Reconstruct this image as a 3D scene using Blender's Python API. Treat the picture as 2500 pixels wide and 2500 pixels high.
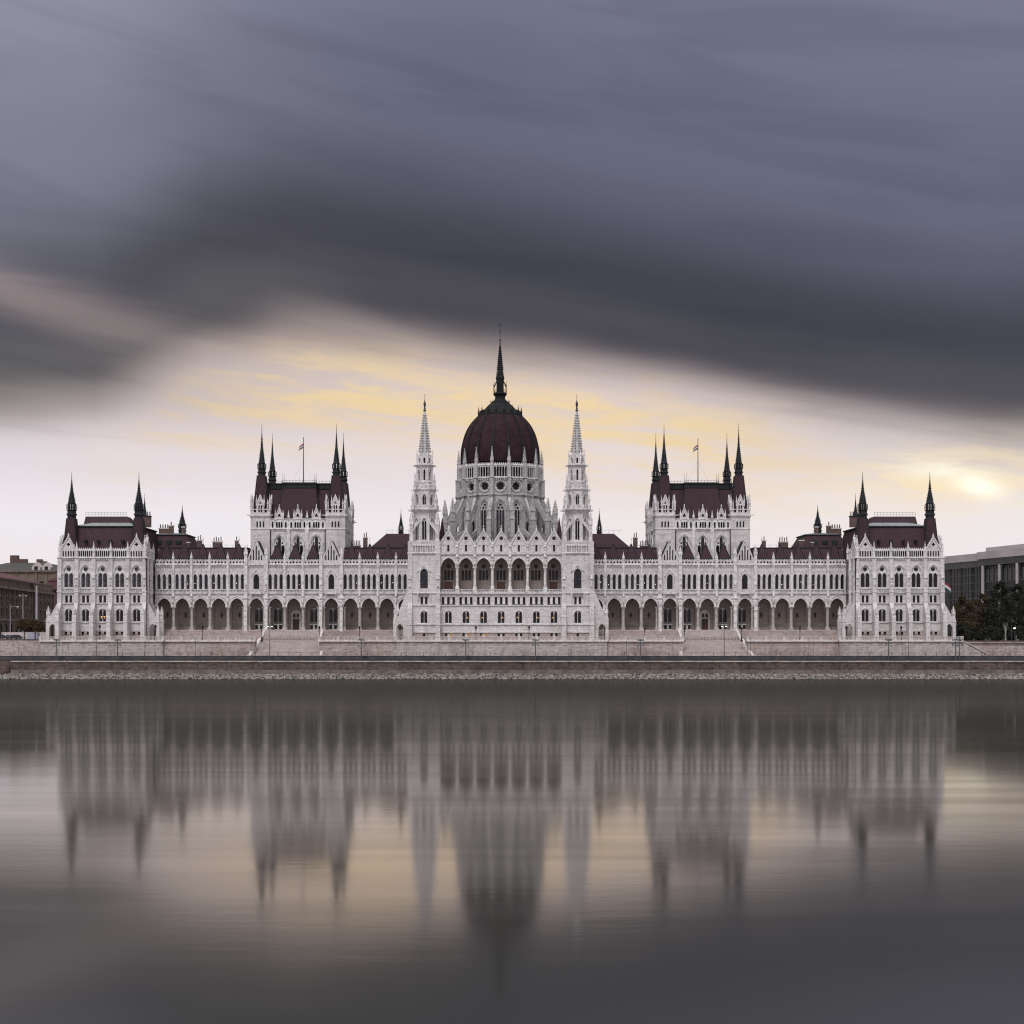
import bpy, math, random
import numpy as np
from math import sin, cos, pi, radians, atan2, sqrt
from mathutils import Vector, Matrix
from mathutils.geometry import delaunay_2d_cdt

random.seed(7)
S = bpy.context.scene
for o in list(bpy.data.objects):
    bpy.data.objects.remove(o)
COL = S.collection

# ---------------------------------------------------------------- camera
# Water is z = 0, the river runs along X, +Y goes inland. The wings' front wall is Y = 0.
CAMX, CAMY, CAMZ, F = -3.9, -420.0, 12.5, 3465.0
HOR, VPX = 1545.0, 1190.0


def Z(py, Y=0.0):
    return CAMZ + (HOR - py) * (Y - CAMY) / F


def PX(px, Y=0.0):
    return CAMX + (px - VPX) * (Y - CAMY) / F


cd = bpy.data.cameras.new('camera')
cam = bpy.data.objects.new('camera', cd)
COL.objects.link(cam)
cam.location = (CAMX, CAMY, CAMZ)
cam.rotation_euler = (radians(90), 0, 0)
cd.sensor_width = 36.0
cd.lens = 36.0 * F / 2500.0
cd.shift_x = (1250 - VPX) / 2500.0
cd.shift_y = (HOR - 1250) / 2500.0
cd.clip_start = 1.0
cd.clip_end = 20000.0
S.camera = cam

# ---------------------------------------------------------------- world, sun, exposure
SUN_EL, SUN_AZ = 56.0, 196.0          # soft light of the open western sky (azimuth from +Y, clockwise)
W = bpy.data.worlds.new('World')
S.world = W
W.use_nodes = True


class NT:
    """small helper to write node graphs as expressions"""

    def __init__(self, tree):
        self.t = tree
        tree.nodes.clear()

    def n(self, kind, **kw):
        nd = self.t.nodes.new(kind)
        for k, v in kw.items():
            setattr(nd, k, v)
        return nd

    def put(self, sock, val):
        if hasattr(val, 'is_linked'):
            self.t.links.new(val, sock)
        elif val is not None:
            if hasattr(sock.default_value, '__len__') and not hasattr(val, '__len__'):
                val = [val] * len(sock.default_value)
            if hasattr(val, '__len__') and len(sock.default_value) == 4 and len(val) == 3:
                val = (*val, 1)
            sock.default_value = val

    def math(self, op, a, b=None, c=None, clamp=False):
        nd = self.n('ShaderNodeMath', operation=op, use_clamp=clamp)
        for i, v in enumerate((a, b, c)):
            if v is not None:
                self.put(nd.inputs[i], v)
        return nd.outputs[0]

    def add(self, a, b): return self.math('ADD', a, b)
    def sub(self, a, b): return self.math('SUBTRACT', a, b)
    def mul(self, a, b): return self.math('MULTIPLY', a, b)

    def smooth(self, x, a, b, lo=0.0, hi=1.0):
        nd = self.n('ShaderNodeMapRange', interpolation_type='SMOOTHERSTEP')
        self.put(nd.inputs['Value'], x)
        for k, v in (('From Min', a), ('From Max', b), ('To Min', lo), ('To Max', hi)):
            self.put(nd.inputs[k], v)
        return nd.outputs[0]

    def mix(self, fac, a, b, mode='MIX'):
        nd = self.n('ShaderNodeMix', data_type='RGBA', blend_type=mode)
        self.put(nd.inputs[0], fac)
        self.put(nd.inputs[6], a)
        self.put(nd.inputs[7], b)
        return nd.outputs[2]

    def ramp(self, fac, stops, interp='LINEAR'):
        nd = self.n('ShaderNodeValToRGB')
        nd.color_ramp.interpolation = interp
        e = nd.color_ramp.elements
        while len(e) < len(stops):
            e.new(0.5)
        for i, (p, c) in enumerate(stops):
            e[i].position = p
            e[i].color = (*c, 1) if len(c) == 3 else c
        self.put(nd.inputs[0], fac)
        return nd.outputs[0]

    def noise(self, vec, scale, detail=3, rough=0.5, dist=0.0):
        nd = self.n('ShaderNodeTexNoise')
        self.put(nd.inputs['Vector'], vec)
        self.put(nd.inputs['Scale'], scale)
        self.put(nd.inputs['Detail'], detail)
        self.put(nd.inputs['Roughness'], rough)
        self.put(nd.inputs['Distortion'], dist)
        return nd.outputs[0]

    def xyz(self, x=0.0, y=0.0, z=0.0):
        nd = self.n('ShaderNodeCombineXYZ')
        for i, v in enumerate((x, y, z)):
            self.put(nd.inputs[i], v)
        return nd.outputs[0]

    def sep(self, v):
        nd = self.n('ShaderNodeSeparateXYZ')
        self.put(nd.inputs[0], v)
        return nd.outputs


def srgb(r, g, b):
    f = lambda c: (c / 255 / 12.92) if c <= 10 else ((c / 255 + 0.055) / 1.055) ** 2.4
    return (f(r), f(g), f(b))


def build_world():
    t = NT(W.node_tree)
    sky = t.n('ShaderNodeTexSky', sky_type='NISHITA', sun_disc=False)
    sky.sun_elevation = radians(SUN_EL)
    sky.sun_rotation = radians(SUN_AZ)
    tc = t.n('ShaderNodeTexCoord')
    x, y, z = t.sep(tc.outputs['Generated'])
    DEG = 180 / pi
    az = t.mul(t.math('ARCTAN2', x, y), DEG)                 # 0 = straight across the river
    el = t.mul(t.math('ARCSINE', z), DEG)
    # wind streaked noises in (azimuth, elevation)
    v1 = t.xyz(t.mul(t.add(az, t.mul(el, 1.2)), 0.045), t.mul(t.add(el, t.mul(az, 0.16)), 0.16), 3.1)
    n1 = t.noise(v1, 1.0, 2, 0.45)
    v2 = t.xyz(t.mul(t.add(az, t.mul(el, 0.8)), 0.085), t.mul(t.add(el, t.mul(az, 0.14)), 0.50), 9.4)
    n2 = t.noise(v2, 1.0, 3, 0.5, 0.5)
    v3 = t.xyz(t.mul(az, 0.11), t.mul(t.add(el, t.mul(az, 0.10)), 0.9), 2.7)
    n3 = t.noise(v3, 1.0, 4, 0.55, 0.6)

    n4 = t.noise(t.xyz(t.mul(az, 0.35), t.mul(t.add(el, t.mul(az, 0.08)), 1.9), 6.1), 1.0, 4, 0.6, 0.8)

    def gauss(cx, cy, rx, ry, slope=0.0, wob=0.0):
        gx = t.math('DIVIDE', t.sub(az, cx), rx)
        e_ = t.add(t.sub(el, cy), t.mul(t.sub(az, cx), slope))
        if wob:
            e_ = t.add(e_, t.mul(t.sub(n3, 0.5), wob))
        gy = t.math('DIVIDE', e_, ry)
        return t.math('POWER', 2.718, t.mul(t.add(t.mul(gx, gx), t.mul(gy, gy)), -1.0))
    # lower edge of the dark sheet of cloud, a slow wave round the whole horizon
    azn = t.math('DIVIDE', t.add(az, 180.0), 360.0)
    stops = [(-180, 16), (-60, 11), (-30, 8.0), (-20, 8.3), (-15, 8.9), (-11.5, 11.0), (-8, 11.8), (-3, 11.5), (3, 10.6), (9, 9.4), (14, 8.3), (20, 7.1), (32, 6.6), (70, 11), (180, 16)]
    e = t.ramp(azn, [((q + 180) / 360, (v / 24,) * 3) for q, v in stops])
    edge = t.mul(e, 24.0)
    d = t.add(t.sub(el, edge), t.mul(t.sub(n1, 0.5), 2.2))  # degrees above the edge
    d = t.add(d, t.mul(t.sub(n2, 0.5), 1.2))
    cover = t.smooth(d, -1.6, 1.5)
    body = t.ramp(t.math('DIVIDE', d, 26.0), [(0.0, srgb(116, 106, 109)), (0.07, srgb(78, 75, 80)), (0.15, srgb(66, 64, 73)),
                                             (0.34, srgb(104, 105, 124)), (0.55, srgb(118, 119, 140)), (1.0, srgb(186, 184, 196))], 'EASE')
    body = t.mix(t.smooth(n2, 0.40, 0.72, 0.0, 0.30), body, t.mix(1.0, body, srgb(188, 188, 194), 'MULTIPLY'))
    # greyer and paler to the left
    body = t.mix(t.mul(t.smooth(az, 2.0, -22.0), 0.75), body, t.mix(1.0, body, (1.75, 1.75, 1.55), 'MULTIPLY'))
    # thick part of the sheet lies over the river in front; it thins out and pales all round
    thin = t.smooth(t.math('ABSOLUTE', az), 40.0, 120.0)
    body = t.mix(thin, body, t.mix(n2, srgb(196, 195, 203), srgb(242, 240, 242)))
    # pink streak lit through the sheet at the left
    body = t.mix(t.mul(gauss(-18.5, 12.9, 7.5, 0.9, 0.24, 1.4), 0.34), body, srgb(196, 176, 172))
    # bright gap below it
    low = t.ramp(t.math('DIVIDE', el, 14.0), [(0.0, srgb(240, 228, 232)), (0.30, srgb(241, 235, 239)), (0.48, srgb(231, 221, 226)), (0.66, srgb(214, 199, 199)), (0.85, srgb(198, 180, 174))], 'EASE')
    low = t.mix(t.mul(t.smooth(t.math('ABSOLUTE', t.sub(az, 8.0)), 22.0, 4.0), 0.25), low, srgb(240, 224, 216))
    # grey wisps in the gap
    low = t.mix(t.mul(t.smooth(n3, 0.52, 0.76), t.smooth(el, 5.0, 9.0, 0.0, 0.40)), low, srgb(172, 164, 172))
    # warm lit undersides next to the edge
    wd = t.math('DIVIDE', t.add(d, 2.2), 1.9)
    warm = t.mul(t.math('POWER', 2.718, t.mul(t.mul(wd, wd), -1.0)), t.smooth(t.add(t.mul(n3, 0.6), t.mul(n4, 0.4)), 0.37, 0.62, 0.12, 1.0))
    warm = t.mul(warm, t.smooth(t.math('ABSOLUTE', t.sub(az, 0.0)), 19.0, 6.0))
    low = t.mix(t.mul(warm, 1.0), low, srgb(244, 216, 166))
    # low grey veils at the left and the right
    low = t.mix(t.mul(gauss(-24.0, 9.2, 11.0, 1.7, -0.06, 1.2), 0.85), low, srgb(126, 125, 128))
    low = t.mix(t.mul(gauss(27.0, 7.0, 12.0, 1.6, 0.05, 1.0), 0.65), low, srgb(158, 153, 162))
    cl = t.mix(cover, low, body)
    # the veiled sun, breaking through low on the right
    cl = t.mix(t.mul(gauss(18.2, 5.9, 4.2, 1.3, 0.0, 1.2), t.smooth(n4, 0.25, 0.65, 0.35, 0.9)), cl, srgb(255, 232, 186))
    cl = t.mix(t.mul(gauss(17.8, 6.3, 1.7, 0.40, 0.12, 1.2), t.smooth(n4, 0.30, 0.60, 0.3, 1.0)), cl, srgb(255, 247, 226))
    cl = t.mix(t.mul(gauss(19.1, 5.5, 0.85, 0.42, 0.25, 1.1), t.smooth(n4, 0.25, 0.50, 0.5, 1.0)), cl, (1.2, 1.12, 0.92))
    skyc = t.mix(1.0, sky.outputs[0], (0.1, 0.1, 0.1), 'MULTIPLY')
    full = t.mix(0.97, skyc, cl)
    bg = t.n('ShaderNodeBackground')
    t.put(bg.inputs['Color'], full)
    bg.inputs['Strength'].default_value = 2 ** -0.22
    out = t.n('ShaderNodeOutputWorld')
    t.t.links.new(bg.outputs[0], out.inputs[0])


build_world()

ld = bpy.data.lights.new('sun', 'SUN')
ld.energy = 1.5
ld.angle = radians(16)
ld.color = (1.0, 0.985, 0.98)
sun = bpy.data.objects.new('sun', ld)
COL.objects.link(sun)
sdir = Vector((sin(radians(SUN_AZ)) * cos(radians(SUN_EL)), cos(radians(SUN_AZ)) * cos(radians(SUN_EL)), sin(radians(SUN_EL))))
sun.rotation_euler = sdir.to_track_quat('Z', 'Y').to_euler()
sun.location = (0, -300, 300)

S.view_settings.view_transform = 'Standard'
S.view_settings.look = 'None'
S.view_settings.gamma = 1.0
S.view_settings.exposure = 0.22
S.view_settings.use_curve_mapping = False
S.cycles.max_bounces = 6
S.cycles.use_denoising = True
S.cycles.filter_width = 1.2

# ---------------------------------------------------------------- materials
MAT = {}


def mat(name, fn):
    m = bpy.data.materials.new(name)
    m.use_nodes = True
    t = NT(m.node_tree)
    b = t.n('ShaderNodeBsdfPrincipled')
    o = t.n('ShaderNodeOutputMaterial')
    t.t.links.new(b.outputs[0], o.inputs[0])
    fn(t, b)
    MAT[name] = m
    return m


def wallcoord(t):
    """world coordinates: run along the wall, height"""
    g = t.n('ShaderNodeNewGeometry')
    x, y, z = t.sep(g.outputs['Position'])
    return g.outputs['Position'], t.xyz(t.add(x, y), z, 0.0), x, y, z


def masonry(c1, c2, cm, bw, bh, mortar=0.02, rough=0.85, stain=0.25, patch=None, bump=0.3):
    def fn(t, b):
        pos, wc, x, y, z = wallcoord(t)
        br = t.n('ShaderNodeTexBrick')
        wob = t.noise(pos, 0.9, 2, 0.5)
        vm = t.n('ShaderNodeVectorMath', operation='ADD')
        t.put(vm.inputs[0], wc)
        t.put(vm.inputs[1], t.xyz(t.mul(t.sub(wob, 0.5), 0.5), t.mul(t.sub(wob, 0.5), 0.16 * bump), 0.0))
        t.put(br.inputs['Vector'], vm.outputs[0])
        t.put(br.inputs['Color1'], c1)
        t.put(br.inputs['Color2'], c2)
        t.put(br.inputs['Mortar'], cm)
        br.offset_frequency = 3
        br.squash = 0.75
        br.squash_frequency = 4
        br.inputs['Scale'].default_value = 1.0
        br.inputs['Mortar Size'].default_value = mortar
        br.inputs['Brick Width'].default_value = bw
        br.inputs['Row Height'].default_value = bh
        c = br.outputs[0]
        # rain streaks, soot and replaced blocks
        st = t.noise(t.xyz(t.mul(t.add(x, y), 0.9), t.mul(z, 0.11), 1.0), 1.0, 4, 0.6)
        c = t.mix(t.smooth(st, 0.45, 0.78, 0.0, stain), c, t.mix(1.0, c, (0.50, 0.47, 0.46), 'MULTIPLY'))
        big = t.noise(pos, 0.12, 4, 0.6)
        c = t.mix(t.smooth(big, 0.40, 0.75, 0.0, stain), c, t.mix(1.0, c, (0.62, 0.57, 0.56), 'MULTIPLY'))
        blot = t.noise(t.xyz(t.mul(t.add(x, y), 0.7), t.mul(z, 1.6), 7.0), 1.0, 4, 0.7)
        c = t.mix(t.smooth(blot, 0.48, 0.62, 0.0, stain), c, t.mix(1.0, c, (0.66, 0.60, 0.57), 'MULTIPLY'))
        fine = t.noise(pos, 2.4, 3, 0.6)
        c = t.mix(t.smooth(fine, 0.35, 0.75, 0.0, 0.30), c, t.mix(1.0, c, (0.70, 0.68, 0.68), 'MULTIPLY'))
        if patch:
            pn = t.noise(t.xyz(t.mul(t.add(x, y), 0.5), z, 4.0), 0.5, 3, 0.6)
            c = t.mix(t.smooth(pn, 0.55, 0.68, 0.0, 0.8), c, patch)
        t.put(b.inputs['Base Color'], c)
        b.inputs['Roughness'].default_value = rough
        bp = t.n('ShaderNodeBump')
        bp.inputs['Strength'].default_value = bump
        bp.inputs['Distance'].default_value = 0.06
        t.put(bp.inputs['Height'], t.add(t.mul(br.outputs[1], -0.6), t.mul(fine, 0.5)))
        t.t.links.new(bp.outputs[0], b.inputs['Normal'])
    return fn


def noisy(c1, c2, scale=1.0, rough=0.7, metal=0.0, spec=None, contrast=(0.35, 0.65)):
    def fn(t, b):
        pos, wc, x, y, z = wallcoord(t)
        n = t.noise(pos, scale, 4, 0.6)
        t.put(b.inputs['Base Color'], t.mix(t.smooth(n, *contrast), c1, c2))
        b.inputs['Roughness'].default_value = rough
        b.inputs['Metallic'].default_value = metal
        if spec is not None:
            b.inputs['Specular IOR Level'].default_value = spec
    return fn


def roof_tiles(c1, c2):
    def fn(t, b):
        pos, wc, x, y, z = wallcoord(t)
        br = t.n('ShaderNodeTexBrick')
        t.put(br.inputs['Vector'], wc)
        t.put(br.inputs['Color1'], c1)
        t.put(br.inputs['Color2'], c2)
        t.put(br.inputs['Mortar'], tuple(v * 0.5 for v in c1))
        br.inputs['Scale'].default_value = 1.0
        br.inputs['Mortar Size'].default_value = 0.02
        br.inputs['Brick Width'].default_value = 0.35
        br.inputs['Row Height'].default_value = 0.28
        n = t.noise(pos, 0.35, 4, 0.65)
        c = t.mix(t.smooth(n, 0.35, 0.75, 0, 0.55), br.outputs[0], tuple(v * 0.55 for v in c2))
        n3 = t.noise(t.xyz(t.mul(t.add(x, y), 1.4), t.mul(z, 0.2), 2.0), 1.0, 3, 0.6)
        c = t.mix(t.smooth(n3, 0.55, 0.8, 0, 0.35), c, (0.09, 0.075, 0.075))
        t.put(b.inputs['Base Color'], c)
        b.inputs['Roughness'].default_value = 0.75
        b.inputs['Specular IOR Level'].default_value = 0.2
        bp = t.n('ShaderNodeBump')
        bp.inputs['Strength'].default_value = 0.3
        bp.inputs['Distance'].default_value = 0.04
        t.put(bp.inputs['Height'], t.mul(br.outputs[1], -1.0))
        t.t.links.new(bp.outputs[0], b.inputs['Normal'])
    return fn


def glass(col, rough=0.08):
    def fn(t, b):
        pos, wc, x, y, z = wallcoord(t)
        n = t.noise(pos, 0.55, 2, 0.5)
        t.put(b.inputs['Base Color'], t.mix(t.smooth(n, 0.3, 0.7), col, tuple(v * 1.9 for v in col)))
        b.inputs['Roughness'].default_value = rough
        b.inputs['Specular IOR Level'].default_value = 0.28
    return fn


def glow(col, strength):
    def fn(t, b):
        b.inputs['Base Color'].default_value = (*col, 1)
        b.inputs['Emission Color'].default_value = (*col, 1)
        b.inputs['Emission Strength'].default_value = strength
    return fn


mat('stone', masonry((0.765, 0.735, 0.742), (0.655, 0.625, 0.632), (0.50, 0.475, 0.48), 1.5, 0.5, 0.02, stain=0.48, patch=(0.61, 0.565, 0.56)))
mat('stone_trim', noisy((0.765, 0.74, 0.746), (0.49, 0.465, 0.47), 1.1, 0.85, contrast=(0.38, 0.68)))
mat('stone_grey', masonry((0.53, 0.515, 0.515), (0.46, 0.445, 0.445), (0.33, 0.315, 0.315), 1.3, 0.5, 0.02, stain=0.5))
mat('stone_grey_trim', noisy((0.56, 0.545, 0.545), (0.38, 0.365, 0.365), 1.1, 0.85))
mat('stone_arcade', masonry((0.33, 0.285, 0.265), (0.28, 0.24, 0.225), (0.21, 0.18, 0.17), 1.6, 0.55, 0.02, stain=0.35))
mat('column_shade_stone', noisy((0.46, 0.425, 0.405), (0.33, 0.30, 0.285), 1.2, 0.85))  # pinkish grey-brown stone, darkened to carry the arcade's shade
mat('pink_steps', masonry((0.47, 0.385, 0.36), (0.54, 0.465, 0.44), (0.27, 0.215, 0.20), 1.9, 0.32, 0.03, stain=0.5))
mat('terrace_stone', masonry((0.47, 0.385, 0.36), (0.60, 0.53, 0.51), (0.36, 0.295, 0.28), 0.95, 0.42, 0.025, stain=0.75, patch=(0.42, 0.315, 0.265), bump=0.6))
mat('terrace_grey', masonry((0.62, 0.57, 0.555), (0.51, 0.455, 0.44), (0.42, 0.37, 0.36), 1.0, 0.44, 0.025, stain=0.7, bump=0.6))
mat('coping', noisy((0.68, 0.625, 0.61), (0.52, 0.465, 0.45), 0.8, 0.85))
mat('quay_coping', noisy((0.50, 0.44, 0.42), (0.34, 0.29, 0.275), 0.5, 0.85))
mat('quay_stone', masonry((0.098, 0.067, 0.057), (0.155, 0.110, 0.095), (0.185, 0.15, 0.134), 1.5, 0.42, 0.03, stain=0.95, patch=(0.042, 0.033, 0.031), bump=0.7))
mat('quay_toe', noisy((0.135, 0.112, 0.10), (0.075, 0.062, 0.056), 0.5, 0.9))
mat('riprap', noisy((0.30, 0.28, 0.25), (0.055, 0.05, 0.046), 1.5, 0.9, contrast=(0.42, 0.60)))
mat('asphalt', noisy((0.045, 0.046, 0.05), (0.065, 0.066, 0.07), 0.4, 0.9))
mat('barrier', noisy((0.046, 0.045, 0.049), (0.075, 0.072, 0.074), 0.35, 0.85))
mat('paving', noisy((0.30, 0.27, 0.255), (0.24, 0.215, 0.20), 0.3, 0.9))
mat('roof_red', roof_tiles((0.050, 0.0270, 0.035), (0.074, 0.041, 0.050)))
mat('dome_red', noisy((0.026, 0.0125, 0.0165), (0.039, 0.020, 0.0245), 0.5, 0.8, spec=0.15))
mat('copper', noisy((0.019, 0.021, 0.0245), (0.031, 0.035, 0.038), 0.8, 0.75, spec=0.2))
mat('dome_metal_void', noisy((0.011,0.011,0.0125), (0.02,0.02,0.022), 0.9, 0.75, spec=0.2))  # dome metalwork; also dark sheets standing for the shade inside openings
mat('green_metal', noisy((0.22, 0.26, 0.25), (0.33, 0.37, 0.36), 0.5, 0.5))
mat('glass', glass((0.0075, 0.0072, 0.0095)))
mat('glass_violet', glass((0.020, 0.018, 0.027), 0.2))
mat('curtain', glass((0.040, 0.038, 0.047), 0.3))
mat('stained', glass((0.022, 0.02, 0.026), 0.4))
mat('frame', noisy((0.020, 0.014, 0.013), (0.012, 0.009, 0.009), 1.5, 0.7, spec=0.2))
mat('wood', noisy((0.09, 0.032, 0.022), (0.055, 0.02, 0.015), 1.5, 0.6))
mat('iron', noisy((0.012, 0.012, 0.014), (0.02, 0.02, 0.022), 2.0, 0.5))
mat('pole_grey', noisy((0.075, 0.078, 0.086), (0.055, 0.058, 0.064), 1.0, 0.6))
mat('pole_pale', noisy((0.42, 0.42, 0.46), (0.34, 0.34, 0.38), 1.0, 0.5))
mat('brick_dark', noisy((0.14, 0.085, 0.075), (0.085, 0.055, 0.05), 1.5, 0.9))
mat('lamp_warm', glow((1.0, 0.55, 0.20), 2.2))
mat('lamp_white', glow((1.0, 0.90, 0.76), 3.5))
mat('window_lit', glow((0.62, 0.33, 0.13), 0.35))


# ---------------------------------------------------------------- mesh builder
def inside(p, poly):
    x, y = p
    r = False
    j = len(poly) - 1
    for i in range(len(poly)):
        xi, yi = poly[i]
        xj, yj = poly[j]
        if (yi > y) != (yj > y) and x < (xj - xi) * (y - yi) / (yj - yi) + xi:
            r = not r
        j = i
    return r


class MB:
    def __init__(self):
        self.v, self.f, self.m, self.names = [], [], [], []
        self.M = Matrix()
        self.sm = set()

    def mi(self, name):
        if name not in self.names:
            self.names.append(name)
        return self.names.index(name)

    def add(self, vs, fs, m, smooth=False):
        b = len(self.v)
        M = self.M
        self.v.extend([tuple(M @ Vector(p)) for p in vs])
        k = self.mi(m)
        for f in fs:
            if smooth:
                self.sm.add(len(self.f))
            self.f.append([i + b for i in f])
            self.m.append(k)

    def box(self, x0, x1, y0, y1, z0, z1, m):
        vs = [(x0, y0, z0), (x1, y0, z0), (x1, y1, z0), (x0, y1, z0), (x0, y0, z1), (x1, y0, z1), (x1, y1, z1), (x0, y1, z1)]
        self.add(vs, [(0, 3, 2, 1), (4, 5, 6, 7), (0, 1, 5, 4), (1, 2, 6, 5), (2, 3, 7, 6), (3, 0, 4, 7)], m)

    def cbox(self, cx, cy, wx, wy, z0, z1, m):
        self.box(cx - wx / 2, cx + wx / 2, cy - wy / 2, cy + wy / 2, z0, z1, m)

    def frus(self, b, t, z0, z1, m):
        """truncated pyramid between rectangles b and t = (x0, x1, y0, y1)"""
        vs = [(b[0], b[2], z0), (b[1], b[2], z0), (b[1], b[3], z0), (b[0], b[3], z0),
              (t[0], t[2], z1), (t[1], t[2], z1), (t[1], t[3], z1), (t[0], t[3], z1)]
        self.add(vs, [(0, 3, 2, 1), (4, 5, 6, 7), (0, 1, 5, 4), (1, 2, 6, 5), (2, 3, 7, 6), (3, 0, 4, 7)], m)

    def prism(self, poly, y0, y1, m):
        """polygon in XZ extruded along Y"""
        n = len(poly)
        vs = [(p[0], y0, p[1]) for p in poly] + [(p[0], y1, p[1]) for p in poly]
        fs = [tuple(range(n)), tuple(range(2 * n - 1, n - 1, -1))]
        fs += [(i, (i + 1) % n, n + (i + 1) % n, n + i) for i in range(n)]
        self.add(vs, fs, m)

    def prismx(self, poly, x0, x1, m):
        """polygon in YZ extruded along X"""
        n = len(poly)
        vs = [(x0, p[0], p[1]) for p in poly] + [(x1, p[0], p[1]) for p in poly]
        fs = [tuple(range(n)), tuple(range(2 * n - 1, n - 1, -1))]
        fs += [(i, (i + 1) % n, n + (i + 1) % n, n + i) for i in range(n)]
        self.add(vs, fs, m)

    def lathe(self, cx, cy, prof, n, m, rot=None, smooth=False, cap=True):
        """profile [(r, z)] with n sides; r is the distance to the corners"""
        rot = pi / n if rot is None else rot
        vs, fs = [], []
        for r, z in prof:
            for i in range(n):
                a = rot + 2 * pi * i / n
                vs.append((cx + r * cos(a), cy + r * sin(a), z))
        for k in range(len(prof) - 1):
            for i in range(n):
                j = (i + 1) % n
                fs.append((k * n + i, k * n + j, (k + 1) * n + j, (k + 1) * n + i))
        self.add(vs, fs, m, smooth)
        if cap:
            if prof[-1][0] > 0.02:
                self.add(vs[-n:], [tuple(range(n))], m)
            if prof[0][0] > 0.02:
                self.add(vs[:n], [tuple(range(n - 1, -1, -1))], m)

    def bar(self, a, b, w, m):
        """thin square bar between two points"""
        a, b = Vector(a), Vector(b)
        d = (b - a).normalized()
        u = d.cross(Vector((0, 0, 1)))
        u = Vector((1, 0, 0)) if u.length < 1e-3 else u.normalized()
        v = d.cross(u)
        h = w / 2
        q = [a + u * sx * h + v * sy * h for sx, sy in ((-1, -1), (1, -1), (1, 1), (-1, 1))]
        q += [p + (b - a) for p in q]
        self.add([tuple(p) for p in q], [(0, 3, 2, 1), (4, 5, 6, 7), (0, 1, 5, 4), (1, 2, 6, 5), (2, 3, 7, 6), (3, 0, 4, 7)], m)

    def panel(self, outer, holes, y, depth, m, mr=None, edge=False):
        """wall skin facing -Y at y with real openings; the reveals go back by depth"""
        vs, es = [], []
        for loop in [outer] + holes:
            b, n = len(vs), len(loop)
            vs += [Vector(p) for p in loop]
            es += [(b + i, b + (i + 1) % n) for i in range(n)]
        r = delaunay_2d_cdt(vs, es, [], 1, 1e-6)
        keep = []
        for f in r[2]:
            c = sum((r[0][i] for i in f), Vector((0, 0))) / len(f)
            if inside(c, outer) and not any(inside(c, h) for h in holes):
                keep.append(tuple(reversed(f)))
        self.add([(p[0], y, p[1]) for p in r[0]], keep, m)
        for loop in holes + ([outer] if edge else []):
            n = len(loop)
            self.add([(p[0], y, p[1]) for p in loop] + [(p[0], y + depth, p[1]) for p in loop],
                     [(i, (i + 1) % n, n + (i + 1) % n, n + i) for i in range(n)], mr or m)

    def face(self, poly, y, m):
        self.add([(p[0], y, p[1]) for p in poly], [tuple(range(len(poly)))], m)

    def ring(self, inner, outer, y0, y1, m):
        """moulding between two open polylines of equal length, from y0 (front) to y1"""
        n = len(inner)
        vs = [(p[0], y0, p[1]) for p in inner] + [(p[0], y0, p[1]) for p in outer] + [(p[0], y1, p[1]) for p in inner] + [(p[0], y1, p[1]) for p in outer]
        fs = []
        for i in range(n - 1):
            fs += [(i, i + 1, n + i + 1, n + i), (n + i, n + i + 1, 3 * n + i + 1, 3 * n + i), (2 * n + i, 2 * n + i + 1, i + 1, i)]
        self.add(vs, fs, m)

    def mesh(self, name):
        me = bpy.data.meshes.new(name)
        me.from_pydata(self.v, [], self.f)
        for nm in self.names:
            me.materials.append(MAT[nm])
        me.polygons.foreach_set('material_index', self.m)
        if self.sm:
            me.polygons.foreach_set('use_smooth', [i in self.sm for i in range(len(self.f))])
        me.update()
        return me


def obj(name, mesh, parent=None, loc=(0, 0, 0), rz=0.0, sc=None):
    if isinstance(mesh, MB):
        mesh = mesh.mesh(name)
    o = bpy.data.objects.new(name, mesh)
    COL.objects.link(o)
    o.parent = parent
    o.location = loc
    o.rotation_euler = (0, 0, rz)
    if sc is not None:
        o.scale = sc if hasattr(sc, '__len__') else (sc,) * 3
    return o


def tag(o, label, cat, group=None):
    o['label'] = label
    o['category'] = cat
    o['kind'] = 'thing'
    if group:
        o['group'] = group
    return o


def empty(name, loc=(0, 0, 0), rz=0.0):
    o = bpy.data.objects.new(name, None)
    COL.objects.link(o)
    o.location = loc
    o.rotation_euler = (0, 0, rz)
    o.empty_display_size = 0.5
    return o


def structure(o):
    o['kind'] = 'structure'
    return o


# ---- 2D shapes
def rect(x0, x1, z0, z1):
    return [(x0, z0), (x1, z0), (x1, z1), (x0, z1)]


def arc_top(cx, w, zs, rise, n=6):
    """open polyline of a pointed arch from right spring over the apex to left spring"""
    h = w / 2
    r = max(rise, h)
    R = (h * h + r * r) / (2 * h)
    th = atan2(r, R - h)
    k = rise / r
    right = [(cx + h - R + R * cos(th * i / n), zs + k * R * sin(th * i / n)) for i in range(n + 1)]
    left = [(2 * cx - x, z) for x, z in reversed(right[:-1])]
    return right + left


def arch(cx, w, z0, zs, rise, n=5):
    return [(cx - w / 2, z0), (cx + w / 2, z0)] + arc_top(cx, w, zs, rise, n)


def disc(cx, cz, r, n=12, a0=0.0):
    return [(cx + r * cos(a0 + 2 * pi * i / n), cz + r * sin(a0 + 2 * pi * i / n)) for i in range(n)]


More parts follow.
